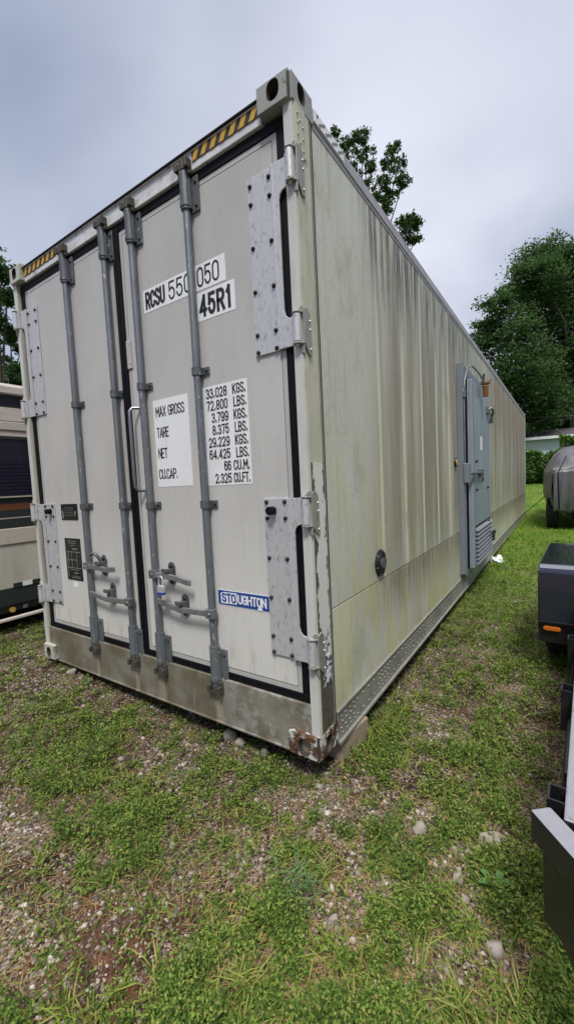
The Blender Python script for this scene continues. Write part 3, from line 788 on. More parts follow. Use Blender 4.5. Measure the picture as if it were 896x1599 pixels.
def catch(x, z0, z1, hook=False, par=None):
    b = MB(); n = 10; c0, c1 = z0 + .028, z1 - .028
    pts = [(x + .028 * math.cos(a), c1 + .028 * math.sin(a)) for a in np.linspace(0, math.pi, n)] + [(x + .028 * math.cos(a), c0 + .028 * math.sin(a)) for a in np.linspace(math.pi, 2 * math.pi, n)]
    b.prism(pts, 'y', DY - .008, DY - .001)
    b.prism([(x - .020, (z0 + z1) / 2 - .028), (x + .020, (z0 + z1) / 2 - .028), (x + .020, (z0 + z1) / 2 + .028), (x - .020, (z0 + z1) / 2 + .028)], 'y', .010, DY - .006)
    b.prism([(x - .026, (z0 + z1) / 2 + .012), (x + .022, (z0 + z1) / 2 + .012), (x + .022, (z0 + z1) / 2 + .034), (x - .026, (z0 + z1) / 2 + .034)], 'y', -.010, .004)
    if hook:
        b.tube([(x - .005, .03, z1 - .045), (x - .01, .012, z1 - .01), (x - .03, .002, z1 + .012), (x - .055, 0, z1 + .012), (x - .075, .002, z1 + .004)], .012, 8)
    o = b.build('lever_catch', 'galv_dark', par, .003)
    heads('catch_bolt', 'bolt', par, [(x, DY - .008, z1 - .024), (x, DY - .008, z0 + .024)], (0, -1, 0), .013, .008)
lever(rods[0], -1.743, .768, 1, .315, .012); catch(-1.600, .705, .845, True, dl)
lever(rods[1], -1.316, .575, -1, .40, .024); catch(-1.525, .530, .668, False, dl)
lever(rods[2], -1.062, .770, 1, .31, -.010); catch(-.945, .712, .842, False, dr)
lever(rods[3], -.626, .598, -1, .41, .032); catch(-.850, .540, .668, False, dr)

# grab handle across the joint of the doors
hx = -1.150
MB().tube([(hx + .03, .045, 1.722), (hx + .004, .012, 1.722), (hx, -.004, 1.705), (hx, -.006, 1.66), (hx, -.006, 1.32), (hx, -.004, 1.272), (hx + .006, .012, 1.252), (hx + .03, .045, 1.25)], .009, 10).build('grab_handle', galv('polished_handle', (.30, .31, .32), .3, .8, .3, 12, False), dr)

# hinge plates --------------------------------------------------------------
def hinge_plate(sx, z0, z1, upper):
    X = (lambda v: v) if sx > 0 else mir
    def P(b, poly, y0, y1): b.prism([(X(a), c) for a, c in poly], 'y', y0, y1)
    b = MB()
    P(b, [(-.268, z0), (-.126, z0), (-.126, z1), (-.268, z1)], .041, .049)
    hh = .118
    sl0, sl1 = z0 + hh, z1 - hh
    e = -.048
    cut = [(e, z1), (e, sl1)] + [(-.062, sl1), (-.078, sl1 - .004), (-.090, sl1 - .016), (-.096, sl1 - .04)] + [(-.096, sl0 + .04), (-.090, sl0 + .016), (-.078, sl0 + .004), (-.062, sl0)] + [(e, sl0), (e, z0)]
    P(b, [(-.122, z0)] + [(-.122, z1)] + cut, .030, .040)
    P(b, [(-.132, z0), (-.120, z0), (-.120, z1), (-.132, z1)], .0295, .0405)
    for a, c in ((z0, sl0), (sl1, z1)):
        P(b, [(-.052, a + .002), (-.022, a + .002), (-.022, c - .002), (-.052, c - .002)], .016, .030)
    o = b.build('hinge_plate', 'hinge_alu', dr if sx > 0 else dl, .002)
    fr = (0.955, .855, .612, .365, .118, .018) if upper else (.978, .877, .626, .372, .122, .018)
    for f in fr:
        for xx in (-.250, -.149):
            zz = z0 + f * (z1 - z0)
            bolt(X(xx), .041, zz, dr if sx > 0 else dl)
    if not upper:
        MB().tube([(X(-.215), .041, z1 - .055), (X(-.215), .005, z1 - .055)], .019, 14).box(X(-.215) - .019, X(-.215) + .019, .012, .040, z1 - .068, z1 - .042).build('door_bumper', 'rubber', dr if sx > 0 else dl, .003)
    for a, c in ((z0, sl0), (sl1, z1)): knuckle(sx, a + .004, c - .004)
BOLT = None
def bolt(x, y, z, par):
    global BOLT
    if BOLT is None:
        b = MB(); b.dome((0, 0, 0), (0, -1, 0), .0105, .010, 8)
        BOLT = b.build('hinge_bolt', 'bolt', par); o = BOLT
    else:
        o = BOLT.copy(); COL.objects.link(o); o.parent = par
    o.location = (x, y, z)
def knuckle(sx, z0, z1):
    X = (lambda v: v) if sx > 0 else mir
    b = MB()
    b.tube([(X(-.022), .010, z0), (X(-.022), .010, z1)], .0175, 14)
    b.tube([(X(-.022), .010, z0 - .018), (X(-.022), .010, z1 + .012)], .009, 10)
    k = b.build('hinge_knuckle', 'hinge_alu', CT)
    # lug welded on the corner post, folded round the edge
    l = MB()
    def yz(poly, x0, x1): l.prism(poly, 'x', X(x0), X(x1))
    def xy(poly, a, c): l.prism([(X(p), q) for p, q in poly], 'z', a, c)
    yz([(.018, z1 + .022), (.05, z1 + .034), (.074, z1 + .010), (.078, z0 - .052), (.058, z0 - .052), (.022, z0 - .012)], .0, .007)
    xy([(-.042, .0), (-.030, -.010), (-.008, -.006), (.006, .020), (.006, .036), (-.045, .036)], z1 + .003, z1 + .011)
    xy([(-.040, .0), (-.030, -.010), (-.008, -.006), (.006, .020), (.006, .036), (-.042, .036)], z0 - .012, z0 - .003)
    l.prism([(X(-.030), z0 - .012), (X(.005), z0 - .012), (X(.005), z0 - .05), (X(-.008), z0 - .05)], 'y', .018, .026)
    l.prism([(X(-.034), z1 + .011), (X(.005), z1 + .011), (X(.005), z1 + .032), (X(-.004), z1 + .036)], 'y', .017, .024)
    l.build('hinge_lug', 'lug', k, .003)
    heads('lug_rivet', 'alu', k, [(X(.007), .066, zz) for zz in (z1 - .02, (z0 + z1) / 2, z0 - .025)], (1 if sx > 0 else -1, 0, 0), .006, .005, 7)
MT['lug'] = simple('weathered_hinge_lug', (.33, .32, .28), .45, .35, .4, 14, (.12, .11, .09), .6)
for sx in (1, -1):
    hinge_plate(sx, 1.830, 2.588, True)
    hinge_plate(sx, .446, 1.186, False)

# writing ---------------------------------------------------------------------
def card(x0, x1, z0, z1, mat, par, name='vinyl_card', y=None):
    y = DY - .0012 if y is None else y
    return MB().box(x0, x1, y, DY - .0002, z0, z1).build(name, mat, par)
YL = DY - .0022
c1_ = card(-1.028, -.8405, 2.222, 2.342, 'white_card', CT)
text('lettering', 'RCSU', -1.010, -.850, 2.237, 2.329, YL, 'ink', c1_, .0155, .55)
c2_ = card(-.8395, -.425, 2.221, 2.343, 'white_card', CT)
text('lettering', '550', -.822, -.655, 2.236, 2.330, YL, 'ink', c2_, .0095, .45)
text('lettering', '050', -.612, -.464, 2.236, 2.330, YL, 'ink', c2_, .0095, .45)
c3_ = card(-.634, -.376, 2.074, 2.210, 'white_card', CT)
text('lettering', '45R1', -.608, -.398, 2.090, 2.196, YL, 'ink', c3_, .0175, .62)
c4_ = card(-1.011, -.732, 1.265, 1.745, 'white_card', CT)
for s, a, c, k in (('MAX GROSS', .07, .90, .136), ('TARE', .07, .42, .372), ('NET', .07, .345, .61), ('CU.CAP.', .05, .60, .85)):
    zc = 1.745 - .48 * k
    text('lettering', s, -1.011 + a * .279, -1.011 + c * .279, zc - .028, zc + .028, YL, 'ink', c4_, .0066)
c5_ = card(-.628, -.334, 1.258, 1.751, 'white_card', CT)
for i, (s, a, u, e0) in enumerate((('33.028', .10, 'KGS.', .69), ('72.800', .10, 'LBS.', .70), ('3.799', .20, 'KGS.', .69), ('8.375', .20, 'LBS.', .70),
                                   ('29.229', .10, 'KGS.', .69), ('64.425', .10, 'LBS.', .70), ('66', .42, 'CU.M.', .63), ('2.325', .20, 'CU.FT.', .62))):
    zc = 1.751 - .493 * (.072 + .1225 * i)
    text('lettering', s, -.628 + a * .294, -.628 + .575 * .294, zc - .0245, zc + .0245, YL, 'ink', c5_, .0066, .5)
    text('lettering', u, -.628 + e0 * .294, -.628 + .975 * .294, zc - .0245, zc + .0245, YL, 'ink', c5_, .0066, .5)
# maker's plate
c6_ = card(-.602, -.266, .642, .722, 'white_card', CT, 'maker_sign')
MB().box(-.599, -.269, DY - .0022, DY - .0013, .645, .719).build('sign_panel', 'blue', c6_)
MB().prism([(-.580, .652), (-.475, .655), (-.468, .680), (-.474, .712), (-.560, .711), (-.582, .704)], 'y', DY - .0032, DY - .0023).build('torn_patch', 'white_ink', c6_)
text('lettering', 'STO', -.574, -.478, .659, .707, DY - .0040, 'blue', c6_, .009, .4)
text('lettering', 'UGHTON', -.466, -.286, .659, .707, DY - .0032, 'white_ink', c6_, .0085, .38)
MB().prism([(-.345, .643), (-.312, .643), (-.318, .656), (-.330, .668), (-.338, .655)], 'y', DY - .0036, DY - .0024).build('torn_patch', 'white_ink', c6_)
# black data plates
p_ = card(-2.088, -1.876, 1.070, 1.182, 'plate_black', CT, 'data_plate', DY - .003)
b = MB()
for k in range(6): b.box(-2.062 + .02 * (k % 2), -1.93, DY - .0036, DY - .0031, 1.098 + k * .012, 1.0995 + k * .012)
b.prism([(-2.072, 1.082), (-2.058, 1.080), (-2.062, 1.130), (-2.068, 1.140)], 'y', DY - .0036, DY - .0031)
b.prism([(-1.912, 1.10), (-1.902, 1.10), (-1.900, 1.135), (-1.912, 1.13)], 'y', DY - .0036, DY - .0031)
b.build('plate_print', 'plate_line', p_)
p_ = card(-2.076, -1.876, .642, .940, 'plate_black', CT, 'data_plate', DY - .003)
b = MB()
def ln(x0, x1, z0, z1): b.box(x0, x1, DY - .0036, DY - .0031, z0, z1)
for zz in (.842, .728): ln(-2.066, -1.886, zz, zz + .003)
ln(-2.04, -2.037, .76, .84); ln(-2.00, -1.997, .728, .84); ln(-1.935, -1.932, .728, .84); ln(-2.06, -1.935, .785, .788); ln(-2.056, -2.053, .66, .84)
for k, (a, c, zz) in enumerate([(-2.045, -1.92, .918), (-2.03, -1.93, .904), (-2.01, -1.95, .888), (-1.985, -1.925, .862), (-2.03, -1.92, .715), (-1.98, -1.93, .69), (-2.0, -1.91, .668), (-2.02, -1.9, .657)]):
    ln(a, c, zz, zz + (.006 if zz in (.862, .69) else .0025))
b.build('plate_print', 'plate_line', p_)
card(-2.010, -1.948, .588, .628, 'white_card', CT, 'paper_sticker')

MT['rust_orange'] = simple('rusty_orange_box', (.25, .115, .03), .6, .1, .5, 18, (.10, .04, .018), .7)
# round drain port on the side -------------------------------------------------
pc = (.788, .760)
b = MB()
ring = [(pc[0] + .078 * math.cos(a), pc[1] + .078 * math.sin(a)) for a in np.linspace(0, 2 * math.pi, 28)[:-1]]
b.prism(ring, 'x', -.006, .006)
b.tube([(.006, *pc), (.012, *pc)], [.060, .056], 24)
pt = b.build('round_port', 'bolt', CT, .002)
q = MB(); q.tube([(.012, *pc), (.016, *pc)], [.030, .026], 20); q.box(.012, .026, pc[0] - .006, pc[0] + .006, pc[1] - .03, pc[1] + .03)
q.build('port_valve', 'galv_dark', pt)
heads('port_screw', 'galv', pt, [(.006, pc[0] + .068 * math.cos(k * math.pi / 3 + .3), pc[1] + .068 * math.sin(k * math.pi / 3 + .3)) for k in range(6)], (1, 0, 0), .006, .004, 6)
cc = (2.87, 1.375)
b = MB(); b.tube([(-.006, *cc), (.012, *cc)], [.048, .044], 18); o = b.build('wall_socket', 'bolt', CT)
MB().tube([(.012, *cc), (.016, *cc)], [.032, .030], 14).build('socket_cover', 'yellow', o)

# cold-room side door -----------------------------------------------------------
SD = MB()
SD.box(-.006, .050, 3.0, 3.12, .215, 2.372); SD.box(-.006, .046, 4.50, 4.60, .215, 2.372); SD.box(-.006, .048, 3.12, 4.50, 2.26, 2.370); SD.box(-.006, .030, 3.12, 4.50, .160, .230)
sdo = SD.build('side_door_frame', 'blue_grey2', CT, .004)
MB().box(-.006, .012, 3.12, 3.24, .23, 2.26).box(-.006, .010, 4.43, 4.50, .23, 2.26).build('frame_recess', 'dark', sdo)
lf = MB().box(.0, .098, 3.245, 4.43, .235, 2.245).build('side_door_leaf', 'blue_grey', CT, .006)
MB().box(.098, .102, 3.262, 3.30, .25, 2.23).build('leaf_edge_strip', 'blue_grey2', lf)
lv = MB()
for k in range(9):
    zz = .27 + k * .045
    lv.prism([(3.30 * 0 + .0985, zz), (.132, zz + .004), (.128, zz + .012), (.0985, zz + .030)], 'y', 3.29, 4.42)
lv.build('louvre', galv('louvre_aluminium', (.30, .31, .335), .3, .4, .45, 9, False), lf)
MB().box(.098, .0985, 3.29, 4.42, .262, .69).build('louvre_back', 'dark', lf)
MB().box(-.004, .050, 3.232, 3.2445, .235, 2.245).build('recess_shade_strip', 'rubber', lf)  # dark strip added on the leaf edge for the shade in the recess
heads('leaf_bolt', 'bolt', lf, [(.1, yy, zz) for yy, zz in ((3.40, 1.39), (3.40, 1.08), (4.18, 1.08), (3.42, .64), (4.2, .66), (3.5, .30), (3.8, .34), (4.1, .40))], (1, 0, 0), .018, .022)
MB().box(.0985, .1005, 3.72, 3.86, 1.52, 1.68).build('paper_notice', 'white_card', lf)
MB().box(.05, .062, 3.0, 3.06, 1.16, 1.37).box(.052, .10, 2.985, 3.115, 1.165, 1.365).build('junction_box', 'blue_grey2', CT, .006)
b = MB(); b.tube([(.06, 3.02, 1.365), (.06, 3.02, 2.06), (.064, 3.05, 2.20), (.07, 3.17, 2.345), (.085, 3.34, 2.40), (.12, 3.55, 2.36), (.16, 3.72, 2.26)], .009, 8)
b.box(.05, .075, 3.0, 3.045, 2.03, 2.13)
cdt = b.build('conduit', 'galv', CT)
b = MB(); b.prism([(3.70, 2.24), (3.80, 2.265), (3.775, 2.125), (3.725, 2.115)], 'x', .13, .185); b.box(.10, .20, 3.76, 3.82, 2.27, 2.30)
lm = b.build('lamp_box', 'rust_orange', CT, .006) if 'rust_orange' in MT else None
for pts, r_ in (([(.14, 3.70, 2.25), (.15, 3.66, 2.32), (.16, 3.64, 2.36)], .012), ([(.16, 3.79, 2.25), (.18, 3.84, 2.32), (.19, 3.87, 2.325)], .014), ([(.14, 3.60, 2.265), (.16, 3.71, 2.26)], .010)):
    MB().tube(pts, r_, 8).build('lamp_wire', 'galv_dark', lm)
# latch bar and two hinges
b = MB(); b.tube([(.085, 3.115, 1.26), (.115, 3.20, 1.26), (.125, 3.30, 1.262), (.125, 3.62, 1.262)], .015, 10); b.box(.098, .128, 3.52, 3.74, 1.225, 1.30); b.tube([(.115, 3.70, 1.24), (.125, 3.71, 1.19), (.115, 3.72, 1.16)], .010, 8)
b.build('door_latch', 'galv_dark', CT, .004)
def strap(zz):
    b = MB(); b.tube([(.10, 4.23, zz), (.145, 4.26, zz + .03), (.16, 4.34, zz + .01), (.14, 4.44, zz - .03), (.06, 4.50, zz - .05)], .017, 8)
    b.box(.04, .14, 4.44, 4.53, zz - .13, zz); b.box(.098, .125, 4.18, 4.34, zz - .035, zz + .05)
    b.build('side_door_hinge', 'galv' if zz > 1 else 'galv_dark', CT, .004)
strap(2.03); strap(.50)

# ================================================================== THINGS BY THE CONTAINER
def at(u, v, d):
    return CAM + d * (FW + RT * ((u - 448) / 639.64) - UP * ((v - 799.5) / 639.64))
# padlock
pk = root('padlock', 'small steel padlock with a blue base hanging from the right door lever', 'padlock', (-.968, -.018, .668))
MB().prism([(-.024, .012), (.024, .012), (.024, .046), (.018, .052), (-.018, .052), (-.024, .046)], 'y', -.011, .011).build('lock_body', 'alu', pk, .003)
MB().box(-.0245, .0245, -.0115, .0115, 0, .012).build('blue_base', 'blue', pk, .002)
MB().tube([(-.016, 0, .048), (-.016, 0, .085), (-.012, 0, .098), (0, 0, .104), (.012, 0, .098), (.016, 0, .085), (.016, 0, .048)], .0042, 8).build('shackle', 'alu', pk)
# timber block
BZ = float(gz(-.02, .30)) - .02
bk = MB().box(-.16, .045, -.12, .13, 0, -.004 - BZ).build('timber_block', 'wood', None, .008)
bk.location = (-.035, .345, BZ); bk.rotation_euler = (0, 0, R(-8))
tag(bk, 'squared grey timber block propping up the rusty corner of the container', 'wood block')
# white litter
me = bmesh.new(); bmesh.ops.create_icosphere(me, subdivisions=3, radius=1)
for v in me.verts:
    n = math.sin(v.co.x * 5 + 1) * .25 + math.sin(v.co.y * 7) * .2 + math.sin(v.co.z * 6 + v.co.x * 4) * .25
    v.co = Vector((v.co.x * .09 * (1 + n), v.co.y * .13 * (1 + n), max(-.3, v.co.z) * .055 * (1 + n * 1.4)))
m_ = bpy.data.meshes.new('plastic_bag'); me.to_mesh(m_); me.free(); m_.materials.append(MT['plastic'])
o = link_obj('plastic_bag', m_); o.location = (.07, 5.25, float(gz(.07, 5.25)) + .03)
tag(o, 'crumpled white plastic bag lying in the grass below the container side', 'litter')

# ================================================================== TRAILER (right foreground)
MT['tongue'] = MT['grey_topped']
TRZ = 0
TR = root('utility_trailer', 'black steel utility trailer with a boxy wheel fender and orange side marker', 'trailer', (.885, -.404, 0), R(-2.5))
def xf(mb, M, i0=0):
    mb.v[i0:] = [tuple(M @ Vector(v)) for v in mb.v[i0:]]
    return mb
b = MB(); b.box(0, .10, .0, 3.6, .372, .450); b.box(1.42, 1.52, 0, 3.6, .372, .450)
b.box(.10, 1.42, 0, .08, .374, .448); b.box(.10, 1.42, 3.52, 3.6, .374, .448); b.box(.10, 1.42, 1.7, 1.76, .38, .43)
b.build('frame', 'grey_topped', TR, .005)
MB().box(.102, 1.418, .082, 3.518, .405, .435).build('deck', 'wood', TR)
bdir = math.atan2(-.741, .673)
BM = Matrix.Translation((-.066, -.006, 0)) @ Matrix.Rotation(bdir, 4, 'Z')
xf(MB().box(0, 1.15, 0, .052, .376, .4495), BM).build('tongue_beam', 'tongue', TR, .005) if 'tongue' in MT else None
BM2 = Matrix.Translation((1.52 + .066, -.006, 0)) @ Matrix.Rotation(math.pi - bdir, 4, 'Z')
xf(MB().box(0, 1.15, -.052, 0, .376, .4495), BM2).build('tongue_beam', 'tongue', TR, .005)
xf(MB().prism([(.035, .376), (.038, .205), (.09, .215), (.125, .19), (.16, .13), (.20, .02), (.42, .0), (.46, .376)], 'y', .004, .014), BM).build('stabiliser_plate', 'black_paint', TR, .003)
xf(MB().prism([(.18, .30), (.40, .30), (.40, .05), (.24, .05)], 'y', -.002, .002), BM).build('plate_rib', 'black_paint', TR)
MB().box(.70, .82, -1.12, -.72, .36, .46).tube([(.76, -1.12, .43), (.76, -1.26, .43)], .035, 12).build('coupler', 'black_paint', TR, .006)
MB().tube([(.76, -.62, -.13), (.76, -.62, .85)], .03, 12).box(.69, .83, -.69, -.55, -.14, -.12).build('jockey_stand', 'black_paint', TR)
MB().tube([(-.006, .02, .36), (-.012, .5, .335), (-.012, 1.2, .345), (-.014, 2.0, .30)], .006, 6).build('light_wire', 'rubber', TR)
def pocket(y):
    b = MB(); x0, x1, y0, y1, z0, z1, t = -.036, 0.0, y, y + .062, .30, .452, .005
    b.box(x0, x0 + t, y0, y1, z0, z1); b.box(x0 + t, x1, y0, y0 + t, z0, z1); b.box(x0 + t, x1, y1 - t, y1, z0, z1); b.box(x0 + t, x1, y0 + t, y1 - t, z0, z0 + t)
    b.build('stake_pocket', 'black_paint', TR)
for y in (.05, .66, 1.22, 3.1): pocket(y)
xf(MB().prism([(0, 0), (.10, 0), (.0, -.05)], 'z', .30, .372), Matrix.Translation((0, .55, 0))).build('gusset', 'black_paint', TR)
MB().box(-.012, 0, .30, .62, .31, .372).build('gusset', 'black_paint', TR, .003)
def fender(sx):
    X = (lambda v: v) if sx < 0 else (lambda v: 1.52 - v)
    def bx(b, x0, x1, *a):
        x0, x1 = sorted((X(x0), X(x1))); b.box(x0, x1, *a)
    b = MB()
    y0, y1, zt, zl = 2.046, 3.09, .634, .262
    prof = [(y0 - .006, zl), (y0, zt - .06)] + [(y0 + .055 - .055 * math.cos(a), zt - .055 + .055 * math.sin(a)) for a in np.linspace(.1, 1.5, 6)] + [(y1 - .055 + .055 * math.sin(a), zt - .055 + .055 * math.cos(a)) for a in np.linspace(.1, 1.5, 6)] + [(y1, zt - .06), (y1 + .006, zl)]
    yc = (y0 + y1) / 2; inn = [(yc + (p - yc) * .985, q if q < zl + .01 else zl + (q - zl) * .98) for p, q in prof][::-1]
    xa, xb = sorted((X(-.2215), X(-.004)))
    b.prism(prof + inn, 'x', xa, xb)
    s = [(y0 + .005, .20), (y0 + .002, zt - .035), (y0 + .032, zt - .003), (y1 - .032, zt - .003), (y1 - .002, zt - .035), (y1 - .005, .20), (y1 - .10, .20), (y1 - .2, .44), (y0 + .2, .44), (y0 + .10, .20)]
    xa, xb = sorted((X(-.229), X(-.222)))
    b.prism(s, 'x', xa, xb)
    f = b.build('fender', 'fender', TR, .018, 3)
    q = MB(); bx(q, -.226, -.004, y0 + .012, y0 + .022, .115, .27); q.build('fender_skirt', 'black_paint', f, .003)
    q = MB(); bx(q, -.222, -.004, y0 - .014, y0 - .004, .252, .264); q.build('fender_lip', 'black_paint', f, .003)
    xm = X(-.150); q = MB()
    pts = [(xm - .033 + .016 * math.cos(a), .215 + .014 * math.sin(a)) for a in np.linspace(math.pi / 2, 1.5 * math.pi, 7)] + [(xm + .033 + .016 * math.cos(a), .215 + .014 * math.sin(a)) for a in np.linspace(-math.pi / 2, math.pi / 2, 7)]
    q.prism(pts, 'y', y0 - .012, y0 + .012); q.build('marker_light', 'orange', f, .004)
    wheel(TR, X(-.115), 2.52, .20, .30, .19, sx)
def wheel(par, x, y, z, r, w, sx=1, name='wheel'):
    b = MB(); n = 32
    pr = [(-w / 2, r * .62), (-w / 2, r * .90), (-w / 2 + .02, r * .985), (-w / 4, r), (w / 4, r), (w / 2 - .02, r * .985), (w / 2, r * .90), (w / 2, r * .62)]
    vs = []; fs = []
    for i in range(n):
        a = 2 * math.pi * i / n
        for px, pr_ in pr: vs.append((px, pr_ * math.cos(a), pr_ * math.sin(a)))
    m = len(pr)
    for i in range(n):
        for k in range(m): fs.append((i * m + k, ((i + 1) % n) * m + k, ((i + 1) % n) * m + (k + 1) % m, i * m + (k + 1) % m))
    b.add(vs, [f[::-1] for f in fs], 0, True)
    for k in range(40):
        a = 2 * math.pi * k / 40
        for px in (-w * .30, 0, w * .30):
            t = MB(); t.box(px - w * .10, px + w * .10, -.014, .014, r - .002, r + .008)
            xf(t, Matrix.Rotation(a + (.05 if px else 0), 4, 'X')); b.add(t.v, t.f)
    o = b.build(name, 'tyre', par); o.location = (x, y, z)
    q = MB(); q.tube([(-w * .3, 0, 0), (w * .3, 0, 0)], r * .63, 20); q.tube([(-w * .42, 0, 0), (w * .42, 0, 0)], r * .2, 12)
    q.build('rim', 'rimsteel', o)
fender(-1); fender(1)
MB().tube([(-.02, 2.52, .20), (1.54, 2.52, .20)], .03, 10).build('axle', 'black_paint', TR)

# ================================================================== COVERED BOAT
def boat():
    BT = root('covered_boat', 'boat under a wrinkled grey tarpaulin parked on its trailer beyond the fender', 'boat', (1.70, 8.85, 0), R(3.6))
    secs = []
    for (y, w, zb, hs, zt) in ((0, 1.00, .38, 1.22, 1.27), (.10, 1.03, .36, 1.26, 1.34), (.5, 1.06, .36, 1.28, 1.52), (1.15, 1.09, .36, 1.30, 1.80), (2.2, 1.10, .38, 1.30, 1.82), (3.4, 1.0, .42, 1.30, 1.62), (4.6, .70, .52, 1.28, 1.42), (5.6, .12, .75, 1.22, 1.25)):
        half = [(-w * .93, zb), (-w * .985, zb + .25), (-w, .85), (-w * .99, hs - .08), (-w * .95, hs), (-w * .80, hs + (zt - hs) * .62), (-w * .62, hs + (zt - hs) * .92), (-w * .3, zt), (0, zt + .015)]
        full = half + [(-x, z) for x, z in half[:-1]][::-1]
        secs.append((y, full))
    # resample along y
    ys = np.linspace(0, 5.6, 60); base = np.array([s[0] for s in secs]); arr = np.array([s[1] for s in secs])
    vs = []
    m = arr.shape[1]; sub = 4
    for y in ys:
        prof = np.array([[np.interp(y, base, arr[:, k, c]) for c in (0, 1)] for k in range(m)])
        t = np.linspace(0, m - 1, (m - 1) * sub + 1)
        px = np.interp(t, range(m), prof[:, 0]); pz = np.interp(t, range(m), prof[:, 1])
        for k in range(len(t)):
            n = .022 * math.sin(y * 6 + pz[k] * 3) * math.sin(pz[k] * 9 + y) + .018 * math.sin(px[k] * 11 + y * 4)
            vs.append((px[k] * (1 + n * .6), y, pz[k] + n * .8))
    M_ = (m - 1) * sub + 1
    fs = [(i * M_ + k, i * M_ + k + 1, (i + 1) * M_ + k + 1, (i + 1) * M_ + k) for i in range(len(ys) - 1) for k in range(M_ - 1)]
    b = MB(); b.add(vs, fs, 0, True)
    # transom face with hanging folds
    N = 40; K = 14; tv = []; p0 = vs[:M_]
    for i in range(N + 1):
        x = -1 + 2 * i / N
        # top edge height at this x
        xs = [p[0] for p in p0]; zs = [p[2] for p in p0]
        zt = max(np.interp(x * .985, xs[6:-6], zs[6:-6]), .4)
        for k in range(K + 1):
            f = k / K; z = zt + (.36 - zt) * f + .03 * math.sin(i * .9) * f
            tv.append((x * .985, -.02 - .05 * f * math.sin(i * .55 + 1.5) - .03 * math.sin(i * 1.9 + f * 3) * f - .05 * math.sin(f * 3.14), z))
    b.add(tv, [(i * (K + 1) + k, i * (K + 1) + k + 1, (i + 1) * (K + 1) + k + 1, (i + 1) * (K + 1) + k) for i in range(N) for k in range(K)], 0, True)
    c = b.build('tarpaulin', 'tarp', BT)
    sm = c.modifiers.new('t', 'SOLIDIFY'); sm.thickness = .006
    MB().tube([(-.88, .0 - .09, .44), (-.90, -.10, .9), (-.90, -.07, 1.2), (-.86, .02, 1.30), (-.72, .5, 1.55)], .009, 6).build('tie_strap', 'rubber', BT)
    MB().box(-.75, -.65, .2, 6.4, .22, .30).box(.65, .75, .2, 6.4, .22, .30).box(-.65, .65, 1.3, 1.4, .22, .29).build('trailer_frame', 'black_paint', BT)
    z0 = float(gz(1, 9.6)); b = MB()
    wheel(BT, -.98, .55, z0 + .31, .31, .22); wheel(BT, .98, .55, z0 + .31, .31, .22)
    MB().prism([(-.7, .36), (.7, .36), (.95, .9), (-.95, .9)], 'y', .05, 5.0).build('hull', 'rvgreen', BT)
    MB().box(-1.09, -.84, .2, .95, z0 + .63, z0 + .67).build('mudguard', 'black_paint', BT, .01)
    MB().tube([(.0, 6.0, z0), (.0, 6.0, .5)], .03, 8).build('jack_post', 'black_paint', BT)
boat()
# guy rope from the far foot of the container to the boat cover
rp_ = MB().tube([(.03, 11.95, .10), (.25, 10.6, .36), (.62, 9.3, .74)], .010, 6).build('guy_rope', 'wood')
tag(rp_, 'thin taut rope running from the far foot of the container to the tarpaulin', 'rope')

